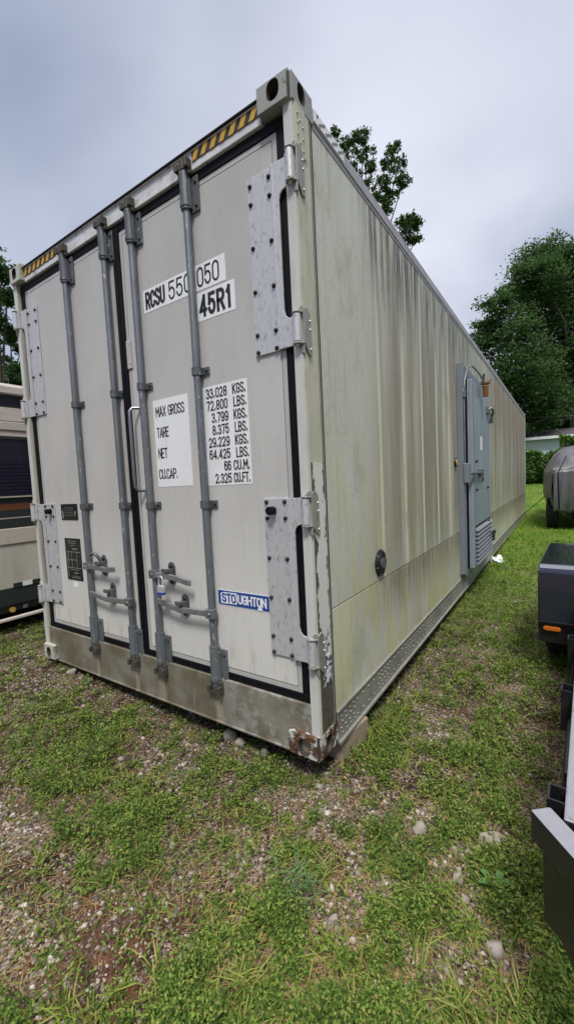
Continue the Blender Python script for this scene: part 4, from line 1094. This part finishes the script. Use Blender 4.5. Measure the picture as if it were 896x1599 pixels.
# ================================================================== MOTORHOME ON THE LEFT
def motorhome():
    X = -3.5
    MH = root('motorhome', 'old cream motorhome with dark windows and green and brown stripes parked left of the container', 'motorhome', (X, 0, 0))
    y0, y1, D = -3.0, 4.6, -2.35
    MB().box(D, -.004, y0, y1, .80, 1.262).box(D, -.004, y0, y1, 1.262, 2.24).box(D, .006, y0, y1, .375, .80).build('body', 'cream2', MH, .01)
    MB().box(D - .02, .03, y0 - .02, y1 + .02, 2.222, 2.31).box(D + .1, -.12, y0 + .1, y1 - .1, 2.31, 2.36).build('roof', 'beige', MH, .015)
    f = MB().box(-.004, .004, y0 + .1, y1 - .1, 2.108, 2.218).build('clerestory_window', 'darkglass', MH)
    MB().box(.004, .010, y0 + .1, y1 - .1, 2.104, 2.112).build('window_trim', 'rvgreen', f)
    MB().box(-.004, .012, y0, y1, 1.972, 2.100).build('upper_siding', 'beige', MH, .004)
    MB().box(-.004, .018, y0, y1, 1.885, 1.965).build('upper_siding', 'cream', MH, .006)
    MB().box(-.004, .008, y0, y1, 1.828, 1.882).build('upper_siding', 'beige', MH, .004)
    for (a, c) in ((-2.4, -.9), (-.75, 1.5), (1.8, 3.9)):
        w = MB().box(-.004, .004, a, c, 1.262, 1.815).build('window', 'darkglass', MH)
        b = MB().box(.004, .012, a, c, 1.803, 1.826).box(.004, .010, a, a + .03, 1.262, 1.80).box(.004, .010, c - .03, c, 1.262, 1.80)
        b.build('window_frame', 'rvgreen', w)
        b = MB()
        for k in range(9): b.prism([(.0045, 1.30 + k * .036), (.013, 1.304 + k * .036), (.0045, 1.33 + k * .036)], 'y', a + .035, c - .035) if False else b.box(.0045, .0075 + .004 * (k % 2), a + .035, c - .035, 1.290 + k * .034, 1.312 + k * .034)
        b.build('blind', 'navy', w)
    MB().box(-.004, .020, y0, y1, 1.246, 1.258).build('pale_trim', 'cream', MH)
    for (a, c, m, nm) in ((1.186, 1.245, 'rvgreen', 'stripe'), (1.126, 1.185, 'rvbrown', 'stripe'), (1.056, 1.125, 'rvgreen', 'stripe'), (1.045, 1.054, 'cream', 'stripe'), (.952, 1.044, 'rvgreen', 'stripe')):
        MB().box(-.004, .003, y0, y1, a, c).build(nm, m, MH)
    MB().box(-.004, .016, y0, y1, .80, .950).build('belt_panel', 'cream', MH, .006)
    MB().box(D + .02, .002, y0 + .02, 1.2, .215, .374).box(D + .02, .002, 2.1, y1, .215, .374).build('skirt', 'rvgreen', MH, .006)
    b = MB()
    for k, (a, c) in enumerate(((.255, .335), (.336, .425), (.426, .51))): b.box(.006, .008, a, c, .378, .420, k % 2)
    b.build('marker_tape', ['rvgreen', 'white_card'], MH)
    MB().box(-.10, -.03, y0 + .1, 1.15, .15, .214).build('chassis_rail', 'rvgreen', MH)
    r = MB().tube([(-.03, .235, .168), (-.004, .235, .168)], .026, 16).build('reflector', 'amber', MH)
    MB().box(-.03, -.005, .33, .37, .155, .19).build('hose_cap', 'galv', MH, .004)
    MB().box(-.02, .03, y0 + .2, 1.15, .075, .100).build('side_step', 'beige', MH, .004)
    for y in (-1.9, 1.65, ):
        for x in (-.16, D + .16): wheel(MH, x, y, float(gz(X, y)) + .33, .33, .22)
    MB().box(D + .1, -.1, y0 + .3, y1 - .3, .12, .375).build('underframe', 'dark', MH)
    MB().box(D + .2, -.2, y1, y1 + .01, 1.2, 2.0).build('rear_window', 'darkglass', MH)
motorhome()

# ================================================================== FAR: HEDGE, HOUSE, WIRES
def leaf_quads(P, size, up=.3, asp=.6, rng=RNG, flat=None):
    """folded leaf-shaped quads at points P"""
    n = len(P); nrm = rng.normal(size=(n, 3)); nrm[:, 2] = np.abs(nrm[:, 2]) + up
    nrm /= np.linalg.norm(nrm, axis=1)[:, None]
    t = rng.normal(size=(n, 3)); t -= nrm * (t * nrm).sum(1)[:, None]; t /= np.linalg.norm(t, axis=1)[:, None]
    s = np.cross(nrm, t); sz = (size * rng.uniform(.6, 1.3, n))[:, None]
    a = P - t * sz * .5; c = P + t * sz * .5 - nrm * sz * .12
    b = P + s * sz * asp * .5 + nrm * sz * .08 - t * sz * .06; d = P - s * sz * asp * .5 + nrm * sz * .08 - t * sz * .06
    V = np.stack([a, b, c, d], 1).reshape(-1, 3); q = np.arange(n * 4).reshape(n, 4)
    return V, q
def hedge(name, label, x0, x1, y, zb, zt, th, n, size, mat, seed):
    rng = np.random.default_rng(seed)
    xs = rng.uniform(x0, x1, n); f = rng.uniform(0, 1, n) ** .8
    top = zt + (fbm(xs, xs * 0 + 3, 1.1, seed) - .5) * .9 + (fbm(xs, xs * 0, 4, seed + 4) - .5) * .4
    zz = zb + (top - zb) * f
    bul = (fbm(xs, zz, 1.4, seed + 1) - .5) * .9
    ys = y - th * .5 * (1 - (f * 2 - 1) ** 4 * .6) - bul + np.abs(rng.normal(0, .18, n))
    k = rng.uniform(0, 1, n) < .25; ys[k] = y + rng.uniform(-th / 2, th / 2, k.sum()); zz[k] = top[k] - rng.uniform(0, .3, k.sum())
    V, q = leaf_quads(np.stack([xs, ys, zz], 1), size, .5, .75, rng)
    r = root(name, label, 'hedge' if 'hedge' in name else 'shrub', ((x0 + x1) / 2, y, zb))
    V = V - np.array(r.location)
    np_mesh('foliage', V, q, None, mat, False, r)
    b = MB()
    for k in range(max(2, int((x1 - x0) / .6))):
        xx = rng.uniform(x0, x1) - r.location.x; b.tube([(xx, 0, -.2), (xx + rng.normal(0, .1), rng.normal(0, .1), (zt - zb) * .8)], [.03, .01], 6)
    b.build('stem', 'bark', r)
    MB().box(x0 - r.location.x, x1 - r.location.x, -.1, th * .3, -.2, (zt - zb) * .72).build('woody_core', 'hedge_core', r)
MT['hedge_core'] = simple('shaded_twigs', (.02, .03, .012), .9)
zb = float(gz(-.5, 28))
hedge('vine_hedge', 'dense leafy green hedge between the lawn and the white house', -9, 6, 28, zb, 2.55, 1.4, 26000, .17, 'hedge', 5)
hedge('round_shrub', 'bright yellow green shrub rising above the hedge by the tarpaulin', .75, 4.5, 26.0, float(gz(2, 26)), 3.15, 1.6, 9000, .16, 'shrub', 8)
def house():
    hz = float(gz(0, 40)) - .1
    HS = root('white_house', 'low white house with a dark shingle roof behind the hedge', 'house', (-1, 38, hz), R(3))
    e = 3.86 - hz; rd = 4.78 - hz
    MB().box(-9, 9, 0, 7, 0, e).build('wall', 'siding', HS)
    b = MB(); b.prism([(-.5, e - .02), (-.5, e + .10), (3.5, rd), (7.5, e + .10), (7.5, e - .02)], 'x', -9.4, 9.4); rf = b.build('roof', 'shingle', HS)
    MB().box(-9.4, 9.4, -.54, -.505, e - .10, e + .11).build('fascia', 'white_ink', HS)
    for x in (-.6, 3.2): MB().tube([(x, 1.9, e + .3), (x, 1.9, e + .78)], .14, 12).tube([(x, 1.9, e + .72), (x, 1.9, e + .80), (x, 1.9, e + .88)], [.30, .32, .08], 16).build('roof_vent', 'rimsteel', rf)
    for x in (-6, -3, 4):
        w = MB().box(x, x + 1.1, -.02, .05, 1.0, 2.2).build('window', 'darkglass', HS); MB().box(x - .08, x + 1.18, -.03, -.005, 2.2, 2.28).box(x - .08, x + 1.18, -.03, -.005, .92, 1.0).box(x - .08, x, -.03, -.005, 1.0, 2.2).box(x + 1.1, x + 1.18, -.03, -.005, 1.0, 2.2).build('window_frame', 'white_ink', w)
MT['siding'] = simple('pale_siding', (.60, .64, .72), .6, 0, .15, 3)
MT['shingle'] = simple('dark_shingles', (.085, .075, .08), .85, 0, .4, 3, (.05, .045, .045), .5)
house()
def wire(a, b, sag, label):
    a = Vector(a); b = Vector(b); pts = [a.lerp(b, t) - Vector((0, 0, sag * 4 * t * (1 - t))) for t in np.linspace(0, 1, 24)]
    o = MB().tube(pts, .018, 5).build('power_line', 'galv'); tag(o, label, 'power line')
wire(tuple(at(700, 655, 33)), tuple(at(1100, 632, 33)), .25, 'upper of two thin wires crossing in front of the dark trees')
wire(tuple(at(700, 676, 35)), tuple(at(1080, 612, 33)), .5, 'lower sloping wire crossing in front of the dark trees')
for u, lb in ((705, 'grey utility pole hidden behind the container that carries the wires'), (1120, 'grey utility pole beyond the covered boat that carries the wires')):
    p = at(u, 650, 33.2); z = float(gz(p.x, p.y)); q = MB().tube([(0, 0, -.3), (0, 0, p.z - z + .6)], [.15, .11], 10).build('utility_pole', 'bark'); q.location = (p.x, p.y, z)
    tag(q, lb, 'utility pole') if u > 800 else bpy.data.objects.remove(q)

# ================================================================== TREES
def tree(name, label, group, base, lobes, leaf, mat, per, seed, gap=.5, trunk_r=.3, up=.4, spread=.34):
    """lobes: (centre, radius); leaves gather in small sprays inside each lobe so the sky shows between them"""
    rng = np.random.default_rng(seed); base = Vector(base); pts = []
    limb = MB()
    fork = None
    cs = [Vector(c) for c, r in lobes]
    top = sum(cs, Vector()) / len(cs); fork = base.lerp(Vector((top.x, top.y, base.z + (top.z - base.z) * .75)), .6)
    def L(v): return tuple(Vector(v) - base)
    limb.tube([L(base - Vector((0, 0, .4))), L(base + Vector((0, 0, .5))), L(base.lerp(fork, .5) + Vector((.15, .1, 0))), L(fork)], [trunk_r * 1.35, trunk_r, trunk_r * .8, trunk_r * .6], 10)
    for (c, r) in lobes:
        c = Vector(c); ns = max(6, int(per * (1 if r < 1 else r ** 1.5 * (1.9 if per < 20 else .8))))
        mid = fork.lerp(c, .55) + Vector(rng.normal(0, .25 * r, 3)) + Vector((0, 0, .1 * (c - fork).length))
        limb.tube([L(fork), L(mid), L(c)], [trunk_r * .36, trunk_r * .18, trunk_r * .07], 6)
        dirs = rng.normal(size=(ns, 3)); dirs /= np.linalg.norm(dirs, axis=1)[:, None]
        rad = r * rng.uniform(.25, 1.05, ns) ** .6 * (1 + .25 * rng.normal(size=ns).clip(-1, 1))
        sp = np.array(c) + dirs * rad[:, None] * np.array([1, 1, .88])
        for k in range(0, ns, 5):
            limb.tube([L(c), L(Vector(sp[k]) * .6 + c * .4 + Vector((0, 0, .05 * r))), L(sp[k])], [trunk_r * .06, trunk_r * .04, trunk_r * .015], 4, 0, False)
        nl = 36 if r > 1 else 24
        off = rng.normal(size=(ns, nl, 3)) * spread * min(1.0, max(.35, r * .5)) * np.array([1, 1, .42 if r > 1 else .6])
        pts.append((sp[:, None, :] + off).reshape(-1, 3))
    P = np.concatenate(pts); V, q = leaf_quads(P, leaf, up, .55, rng)
    r = root(name, label, 'tree', tuple(base), 0, group)
    np_mesh('crown', V - np.array(base), q, None, mat, False, r)
    limb.build('trunk', 'bark', r)
    return r
def lob(lst, d, dv=0, seed=1):
    rg = random.Random(seed); out = []
    for u, v, rp in lst:
        dd = d + rg.uniform(-dv, dv); out.append((at(u, v, dd), rp / 639.64 * dd))
    return out
def onground(u, d):
    p = at(u, 760, d); return (p.x, p.y, float(gz(p.x, p.y)))
A = [(838, 402, 30), (862, 395, 24), (822, 432, 30), (850, 440, 38), (800, 462, 26), (835, 485, 40), (880, 440, 40), (905, 400, 34), (900, 480, 50), (868, 520, 46), (930, 440, 60), (940, 540, 70), (905, 560, 52), (980, 480, 70), (860, 575, 44), (900, 625, 50), (985, 600, 70)]
tree('oak_tree', 'tallest dark broadleaf tree filling the right edge above the white house', 'dark trees beyond the lawn', onground(900, 40), lob(A, 40, 3, 2), .32, 'leaf_dark', 29, 21, trunk_r=.45, spread=.50, up=1.1)
B = [(775, 478, 24), (766, 512, 28), (755, 535, 18), (790, 510, 34), (772, 548, 30), (812, 530, 34), (800, 575, 38), (830, 560, 34), (790, 600, 30), (835, 605, 40), (812, 635, 34), (845, 645, 36), (865, 615, 34), (800, 655, 30)]
tree('oak_tree', 'lower rounded dark tree between the container roof and the tallest tree', 'dark trees beyond the lawn', onground(812, 34), lob(B, 34, 2.5, 3), .28, 'leaf_dark', 28, 22, trunk_r=.35, spread=.44, up=1.1)
Bb = [(880, 650, 34), (845, 662, 26), (900, 610, 34), (930, 640, 40), (870, 590, 30), (905, 670, 30)]
tree('oak_tree', 'mid green tree low in front of the dark trees above the house roof', 'dark trees beyond the lawn', onground(890, 46), lob(Bb, 46, 1.5, 5), .28, 'leaf_far', 40, 27, trunk_r=.3, spread=.4)
C = [(-22, 402, 26), (2, 425, 16), (-40, 450, 40), (12, 462, 14), (-8, 490, 22), (16, 520, 14), (34, 545, 10), (-30, 530, 40), (0, 570, 26), (30, 585, 16), (-50, 600, 50), (20, 610, 24), (60, 600, 24), (110, 560, 40), (90, 640, 50)]
tree('leafy_tree', 'loose leafy tree with sky gaps standing behind the motorhome', 'trees around the container', onground(-20, 17), lob(C, 17, 1.5, 4), .13, 'leaf_far', 46, 23, trunk_r=.22, spread=.26)
Dd = [(522, 212, 10), (537, 228, 12), (553, 216, 13), (566, 212, 12), (548, 245, 16), (573, 240, 13), (577, 262, 10), (555, 268, 14), (568, 285, 11),
      (616, 232, 10), (604, 250, 14), (622, 258, 14), (611, 278, 17), (630, 282, 12), (594, 292, 13), (608, 304, 13), (588, 310, 12), (602, 326, 10),
      (628, 345, 9), (644, 340, 10), (632, 360, 11), (650, 352, 8), (640, 375, 9), (650, 372, 6),
      (505, 300, 34), (540, 370, 44), (470, 400, 60), (590, 440, 40), (540, 470, 60), (500, 520, 60), (620, 500, 40)]
tree('leafy_tree', 'tall tree behind the container whose three leafy tips show above its roof', 'trees around the container', onground(545, 21), lob(Dd, 21, .8, 6), .15, 'leaf_mid', 15, 24, trunk_r=.25, spread=.24, up=.1)
# far wood closing the horizon behind everything
def wood():
    rng = np.random.default_rng(9); n = 60000
    a = rng.uniform(-math.pi, math.pi, n); r = rng.uniform(95, 125, n)
    keep = np.abs((a + .0)) < 2.2; a = a[keep]; r = r[keep]; n = len(a)
    x = np.sin(-a + .3) * r; y = np.cos(-a + .3) * r
    top = 9 + 6 * fbm(a * 9, r * 0, 1, 3); z = gz(x, y) + top * rng.uniform(0, 1, n) ** .8
    V, q = leaf_quads(np.stack([x, y, z], 1), 1.9, .3, .7, rng)
    tag(np_mesh('far_wood', V, q, None, 'leaf_dark'), kind='stuff')
wood()

# ================================================================== GROUND COVER
BARE = [(-.19, -.88, .26, .20), (-.52, -1.0, .22, .14), (-2.1, -.22, .55, .16), (-1.75, .12, .75, .16), (-.70, -.24, .22, .14), (-.10, -.40, .12, .10),
        (.03, -.07, .20, .12), (.36, -.36, .10, .14), (.575, .01, .16, .12), (.64, -.33, .09, .13), (.54, -.48, .08, .10), (-.96, -.81, .26, .08), (.28, -.44, .08, .07), (-.05, 1.3, .22, .7), (.3, .75, .16, .25), (.42, .10, .10, .08), (-.60, .12, 1.0, .12)]
LUSH = [(.08, -.82, .20, .16), (-1.0, -.45, .35, .2), (.48, -.62, .2, .1), (.12, .28, .12, .2), (.18, -.55, .16, .1), (-.35, -.62, .18, .1), (-.25, -.05, .25, .1), (.62, -.75, .2, .15), (-1.4, -.22, .3, .1), (.55, .5, .2, .3)]
def blobs(x, y, L):
    t = np.zeros_like(x)
    for a, b, rx, ry in L: t = np.maximum(t, np.exp(-(((x - a) / rx) ** 2 + ((y - b) / ry) ** 2)))
    return t
STONES = [(.42, .03), (.66, .12), (.285, -.44), (.722, -.27), (.585, -.11), (.62, -.17), (-.36, -.53), (-.02, .02), (-.98, -.33)]
def cover(x, y):
    c = .26 * fbm(x, y, 2.1, 31, 3) + .36 * fbm(x, y, 7.0, 37, 3) + .38 * fbm(x, y, 21, 39, 2)
    c = c - .11 * blobs(x, y, BARE) - .3 * blobs(x, y, [(s_[0], s_[1], .055, .055) for s_ in STONES]) - .16 * blobs(x, y, [(-.21, -.90, .20, .14)]) + .13 * blobs(x, y, LUSH) - .02 * sst(x, .1, .5) * (1 - sst(y, .3, 1.2)) + .10 * sst(y, 1.5, 4.5)
    return c
HA = 0.594
def scatter(n, r0, r1, spread=.80, pw=0.0):
    """points on the ground around the camera, thinning out with distance, none under the container"""
    a = HA + RNG.uniform(-spread, spread, n); u = RNG.uniform(0, 1, n)
    r = r0 * (r1 / r0) ** (u if pw == 0 else u ** pw)
    x = CAM.x - np.sin(a) * r; y = CAM.y + np.cos(a) * r
    ok = ~((x < -.07) & (x > -2.40) & (y > .16) & (y < 12.1))
    ok &= ~((x < -3.6) & (y > -3))
    return x[ok], y[ok], r[ok]

def blades(name, x, y, r, h, w, lean, mat, wid_k=.0012):
    n = len(x); z = gz(x, y) - .004
    az = RNG.uniform(0, 2 * np.pi, n); hh = h * RNG.uniform(.55, 1.35, n); ww = np.maximum(w * RNG.uniform(.7, 1.3, n), wid_k * r)
    dx, dy = np.cos(az), np.sin(az); le = lean * RNG.uniform(.4, 1.4, n)
    tw = RNG.uniform(-.6, .6, n); sx, sy = -np.sin(az + tw), np.cos(az + tw)
    def pt(f, side, wf):
        rad = hh * le * f ** 1.7; zz = hh * f * (1 - .38 * le * f * f).clip(.1, 1)
        return np.stack([x + dx * rad + sx * side * ww * wf * .5, y + dy * rad + sy * side * ww * wf * .5, z + zz], 1)
    V = np.stack([pt(0, -1, .8), pt(0, 1, .8), pt(.45, -1, 1), pt(.45, 1, 1), pt(.78, -1, .7), pt(.78, 1, .7), pt(1, 0, 0)], 1).reshape(-1, 3)
    b = (np.arange(n) * 7)[:, None]
    q = np.concatenate([b + np.array([[0, 1, 3, 2]]), b + np.array([[2, 3, 5, 4]])], 0); t = b + np.array([[4, 5, 6]])
    return tag(np_mesh(name, V, q, t, mat), kind='stuff')

# creeping weeds: little sprigs of small oval leaves
x, y, r = scatter(42000, .62, 9.0)
c = cover(x, y); k = RNG.uniform(0, 1, len(x)) < (.08 + .92 * sst(c, .468, .565)) * (1 - .75 * sst(y, 1.0, 3.5)); x, y, r = x[k], y[k], r[k]
nl = 11
hgt = RNG.uniform(.006, .06, (len(x), nl)) * (.3 + 1.1 * fbm(x, y, 9, 57, 2))[:, None] * (.6 + .9 * sst(cover(x, y), .5, .66))[:, None]
rad = RNG.uniform(.002, .032, (len(x), nl)); an = RNG.uniform(0, 2 * np.pi, (len(x), nl))
X = x[:, None] + rad * np.cos(an); Y = y[:, None] + rad * np.sin(an); Z = gz(x, y)[:, None] + hgt
sz = (.0068 + .0024 * r)[:, None] * np.ones((1, nl))
V, q = leaf_quads(np.stack([X, Y, Z], -1).reshape(-1, 3), sz.ravel() * 1.15, 1.0, .62)
tag(np_mesh('creeping_weeds', V, q, None, 'clover'), kind='stuff')
# the same weeds carry on behind and beside where the photograph was taken
def around(n):
    a = RNG.uniform(-np.pi, np.pi, n); r = 5.5 * RNG.uniform(.03, 1, n) ** .6
    x = CAM.x + np.sin(a) * r; y = CAM.y - 1.2 + np.cos(a) * r * .9
    th = np.arctan2(-(x - CAM.x), y - CAM.y); out = (np.abs(th - HA) > .80) & (y < .1) | (x > 1.2)
    out &= ~((x < -3.5))
    k = out & (RNG.uniform(0, 1, n) < .15 + .85 * sst(cover(x, y), .42, .56)); return x[k], y[k]
xa, ya = around(26000)
V, q = leaf_quads(np.stack([(xa[:, None] + RNG.normal(0, .02, (len(xa), 5))).ravel(), (ya[:, None] + RNG.normal(0, .02, (len(xa), 5))).ravel(), (gz(xa, ya)[:, None] + RNG.uniform(.006, .04, (len(xa), 5))).ravel()], 1), .018, 1.0, .62)
tag(np_mesh('creeping_weeds', V, q, None, 'clover'), kind='stuff')
xa, ya = around(40000)
blades('grass', xa, ya, np.full(len(xa), 2.2), .045, .005, 1.2, 'blade')
# grass
x, y, r = scatter(46000, .62, 10)
c = cover(x, y); tf = fbm(x, y, 6, 77, 3)
k = RNG.uniform(0, 1, len(x)) < (.07 + .93 * sst(c, .43, .60)) * sst(tf + .14 * sst(x, -.3, .6), .42, .62); x, y, r = x[k], y[k], r[k]
k = RNG.uniform(0, 1, len(x)) < .35 + .65 * sst(r, 1.2, 2.6); x, y, r = x[k], y[k], r[k]
blades('grass', x, y, r, .045, .004, 1.1, 'blade')
# flat stars of short broad blades
tx, ty, tr = scatter(7500, .62, 8)
k = RNG.uniform(0, 1, len(tx)) < (.15 + .85 * sst(cover(tx, ty) + .10 * (fbm(tx, ty, 5, 83, 2) - .5), .43, .55)); tx, ty, tr = tx[k], ty[k], tr[k]
m = 7
x = (tx[:, None] + RNG.normal(0, .006, (len(tx), m))).ravel(); y = (ty[:, None] + RNG.normal(0, .006, (len(tx), m))).ravel(); r = np.repeat(tr, m)
blades('star_grass', x, y, r, .024, .0056, 1.7, 'blade')
# taller scattered blades and tufts
tx, ty, tr = scatter(420, .65, 7)
k = RNG.uniform(0, 1, len(tx)) < sst(cover(tx, ty), .42, .56); tx, ty, tr = tx[k], ty[k], tr[k]
m = 16
x = (tx[:, None] + RNG.normal(0, .014, (len(tx), m))).ravel(); y = (ty[:, None] + RNG.normal(0, .014, (len(tx), m))).ravel(); r = np.repeat(tr, m)
blades('grass', x, y, r, .065, .0044, 1.35, 'blade')
# lawn farther back
x, y, r = scatter(150000, 2.9, 34, .78)
k = RNG.uniform(0, 1, len(x)) < sst(y + 2.2 * (fbm(x, y, 1.7, 51) - .5) + .8 * sst(x, -.2, .6), 1.6, 4.6) * (.35 + .65 * sst(fbm(x, y, 2.6, 63), .32, .52)); x, y, r = x[k], y[k], r[k]
blades('lawn_grass', x, y, r, .055, .004, 1.0, 'lawn', .0011)
# dry straw and stems lying about
x, y, r = scatter(34000, .62, 9); k = ((x + .21) / .24) ** 2 + ((y + .90) / .17) ** 2 > 1; x, y, r = x[k], y[k], r[k]
blades('dry_straw', x, y, r, .028, .0022, 3.2, 'straw', .0008)
x, y, r = scatter(5000, .62, 5)
blades('dry_straw', x, y, r, .012, .0026, 10, 'straw', .0008)
# reddish pine needles by the near left
n = 26000; x = RNG.normal(-.22, .15, n); y = RNG.normal(-.90, .10, n); blades('pine_needles', x, y, np.ones(n), .010, .0020, 4.5, 'needles', .0)

# gravel: angular little stones, more where the weeds are thin
def icosa():
    bm = bmesh.new(); bmesh.ops.create_icosphere(bm, subdivisions=1, radius=1)
    v = np.array([tuple(a.co) for a in bm.verts]); f = np.array([[a.index for a in p.verts] for p in bm.faces]); bm.free(); return v, f
IV, IF = icosa()
def gravel(x, y, size, mat='gravel'):
    n = len(x); P = np.stack([x, y, gz(x, y)], 1)
    sc = size[:, None] * RNG.uniform(.55, 1.15, (n, 3)) * np.array([1, 1, .68])
    jit = 1 + .22 * RNG.normal(size=(n, 12, 1)).clip(-1.4, 1.4)
    V = IV[None] * jit * sc[:, None, :]
    a = RNG.uniform(0, 6.28, n); ca, sa = np.cos(a)[:, None], np.sin(a)[:, None]
    V = np.stack([V[..., 0] * ca - V[..., 1] * sa, V[..., 0] * sa + V[..., 1] * ca, V[..., 2]], -1) + P[:, None, :] + np.array([0, 0, -.05]) * size[:, None, None]
    F = IF[None] + (np.arange(n) * 12)[:, None, None]
    return tag(np_mesh('gravel', V.reshape(-1, 3), None, F.reshape(-1, 3), mat, True), kind='stuff')
x, y, r = scatter(90000, .62, 6.5)
gn = .5 * fbm(x, y, 3.1, 91, 4) + .5 * fbm(x, y, 9, 95, 3) + .22 * blobs(x, y, BARE) - .14 * blobs(x, y, [(-.21, -.90, .20, .14)])
k = RNG.uniform(0, 1, len(x)) < (.55 + .45 * sst(x, -.6, 0)) * sst(gn, .45, .66) * (1 - .7 * sst(cover(x, y), .48, .62)); x, y, r = x[k], y[k], r[k]
s = (.0020 + .0011 * r) * RNG.lognormal(0, .5, len(x)); gravel(x, y, s.clip(.002, .020))

cx, cy, cs = [], [], []
for a, b_, rx, ry in BARE:
    n = int(900 * rx * ry / .02) if rx * ry < .06 else 1300
    n = min(n, 1300); cx.append(RNG.normal(a, rx * .6, n)); cy.append(RNG.normal(b_, ry * .6, n)); cs.append(RNG.lognormal(-5.05, .42, n))
x, y, s = map(np.concatenate, (cx, cy, cs)); k = ~((x < -.1) & (x > -2.4) & (y > .17)) & (((x + .2) / .2) ** 2 + ((y + .9) / .14) ** 2 > .8) & (RNG.uniform(0, 1, len(x)) < .38); gravel(x[k], y[k], s[k].clip(.003, .015))

x, y, r = scatter(900, .62, 6)
V, q = leaf_quads(np.stack([x, y, gz(x, y) + RNG.uniform(.002, .015, len(x))], 1), .022, 1.5, .6)
tag(np_mesh('fallen_leaves', V, q, None, 'straw'), kind='stuff')
# single stones one can point at
def stone(px, py, sx, sy, sz, seed, label, rot=0, sink=.35):
    rg = random.Random(seed); bm = bmesh.new(); bmesh.ops.create_icosphere(bm, subdivisions=3, radius=1)
    pl = [(Vector((rg.gauss(0, 1), rg.gauss(0, 1), rg.gauss(0, 1))).normalized(), rg.uniform(.5, .85)) for _ in range(13)]
    for v in bm.verts:
        for n, d_ in pl:
            t = v.co.dot(n)
            if t > d_: v.co -= n * (t - d_) * .92
        v.co = Vector((v.co.x * sx, v.co.y * sy, v.co.z * sz))
    me = bpy.data.meshes.new('stone'); bm.to_mesh(me); bm.free(); me.materials.append(MT['stone'])
    for p in me.polygons: p.use_smooth = True
    sx *= .8
    o = link_obj('stone', me); o.scale = (.82, .82, .9); o.location = (px, py, float(gz(px, py)) + sz * (1 - sink) - sz * .25); o.rotation_euler = (0, 0, rot)
    return tag(o, label, 'stone', 'loose stones on the ground')
stone(-.62, .10, .055, .042, .045, 1, 'pale angular stone leaning under the sill, larger of the touching pair', .4)
stone(-.535, .075, .040, .034, .034, 2, 'pale stone just right of the larger angular stone under the door sill', 1.2)
stone(-.375, .085, .034, .030, .032, 3, 'small white round stone under the sill, nearest the rusty corner', 0)
stone(-2.08, .02, .060, .045, .036, 4, 'pale lump under the left end of the container sill', .2)
stone(-1.86, .03, .035, .028, .026, 5, 'small pale stone a little right of the pale lump under the sill', .9)
stone(-1.60, -.04, .030, .026, .020, 6, 'flat tan pebble lying out from the sill below the second lock rod', .3)
stone(.42, .03, .048, .040, .030, 7, 'white rounded stone in the grass right of the timber block', .3)
stone(.66, .12, .060, .050, .028, 8, 'broad grey buried stone in the grass left of the trailer beam', .8, .5)
stone(.285, -.44, .026, .022, .020, 9, 'small cream stone among gravel in the middle foreground', .1)
stone(.722, -.27, .036, .032, .026, 10, 'cream oval stone in a gravel patch below the trailer plate', .5)
stone(.585, -.11, .030, .026, .022, 11, 'cream pebble among gravel between the buried stone and the trailer plate', .9)
stone(.62, -.17, .024, .02, .018, 12, 'little white pebble next to the gravel left of the trailer plate', .9)
stone(-.36, -.53, .020, .017, .015, 13, 'small white stone by the reddish needle litter at lower left', .9)
stone(-.02, .02, .026, .022, .020, 14, 'small white stone in front of the rusty corner casting', .9)
stone(-.98, -.33, .024, .020, .016, 15, 'pale pebble in weeds far out in front of the left door', .4)
n = 420; x = RNG.uniform(.02, .16, n); y = RNG.normal(.62, .16, n); blades('grass', x, y, np.full(n, 2.0), .085, .005, 1.0, 'blade')
x = RNG.uniform(-.02, .06, 500); y = RNG.uniform(.9, 6.0, 500); blades('grass', x, y, np.full(500, 3.0), .06, .005, 1.0, 'blade')
# blue-green tuft and a broad leaf at the bottom edge
tx, ty = .13, -.43
o = None
n = 60; x = RNG.normal(0, .03, n); y = RNG.normal(0, .03, n)
o = blades('grass_tuft', x + tx, y + ty, np.ones(n), .095, .0034, 1.2, 'bluegrass', 0); del o['kind']
tag(o, 'taller blue green grass tuft standing in the middle of the foreground', 'grass tuft')
def broadleaf(x, y, label, s=.06, n=5, a0=0.0):
    b = MB(); z = 0
    for k in range(n):
        a = a0 + k * 2.4; d = Vector((math.cos(a), math.sin(a), 0)); w = Vector((-d.y, d.x, 0)); vs = []; fs = []
        for i in range(7):
            t = i / 6; c = d * s * (.15 + t * 1.1) + Vector((0, 0, .012 + s * .55 * math.sin(t * 2.2)))
            hw = s * .26 * math.sin(math.pi * min(1, .08 + t * .92)) ** .7
            vs += [c - w * hw + Vector((0, 0, hw * .25)), c, c + w * hw + Vector((0, 0, hw * .25))]
        for i in range(6): fs += [(i * 3, i * 3 + 1, i * 3 + 4, i * 3 + 3), (i * 3 + 1, i * 3 + 2, i * 3 + 5, i * 3 + 4)]
        b.add(vs, fs, 0, True)
    o = b.build('broadleaf_weed', 'broad'); o.location = (x, y, float(gz(x, y))); tag(o, label, 'weed')
broadleaf(-.02, -1.02, 'pale green broad leaved weed cut by the bottom edge left of centre', .05, 5, 1.0)
broadleaf(.70, -.08, 'low broad leaved weed left of the tip of the trailer plate', .045, 5, .4)
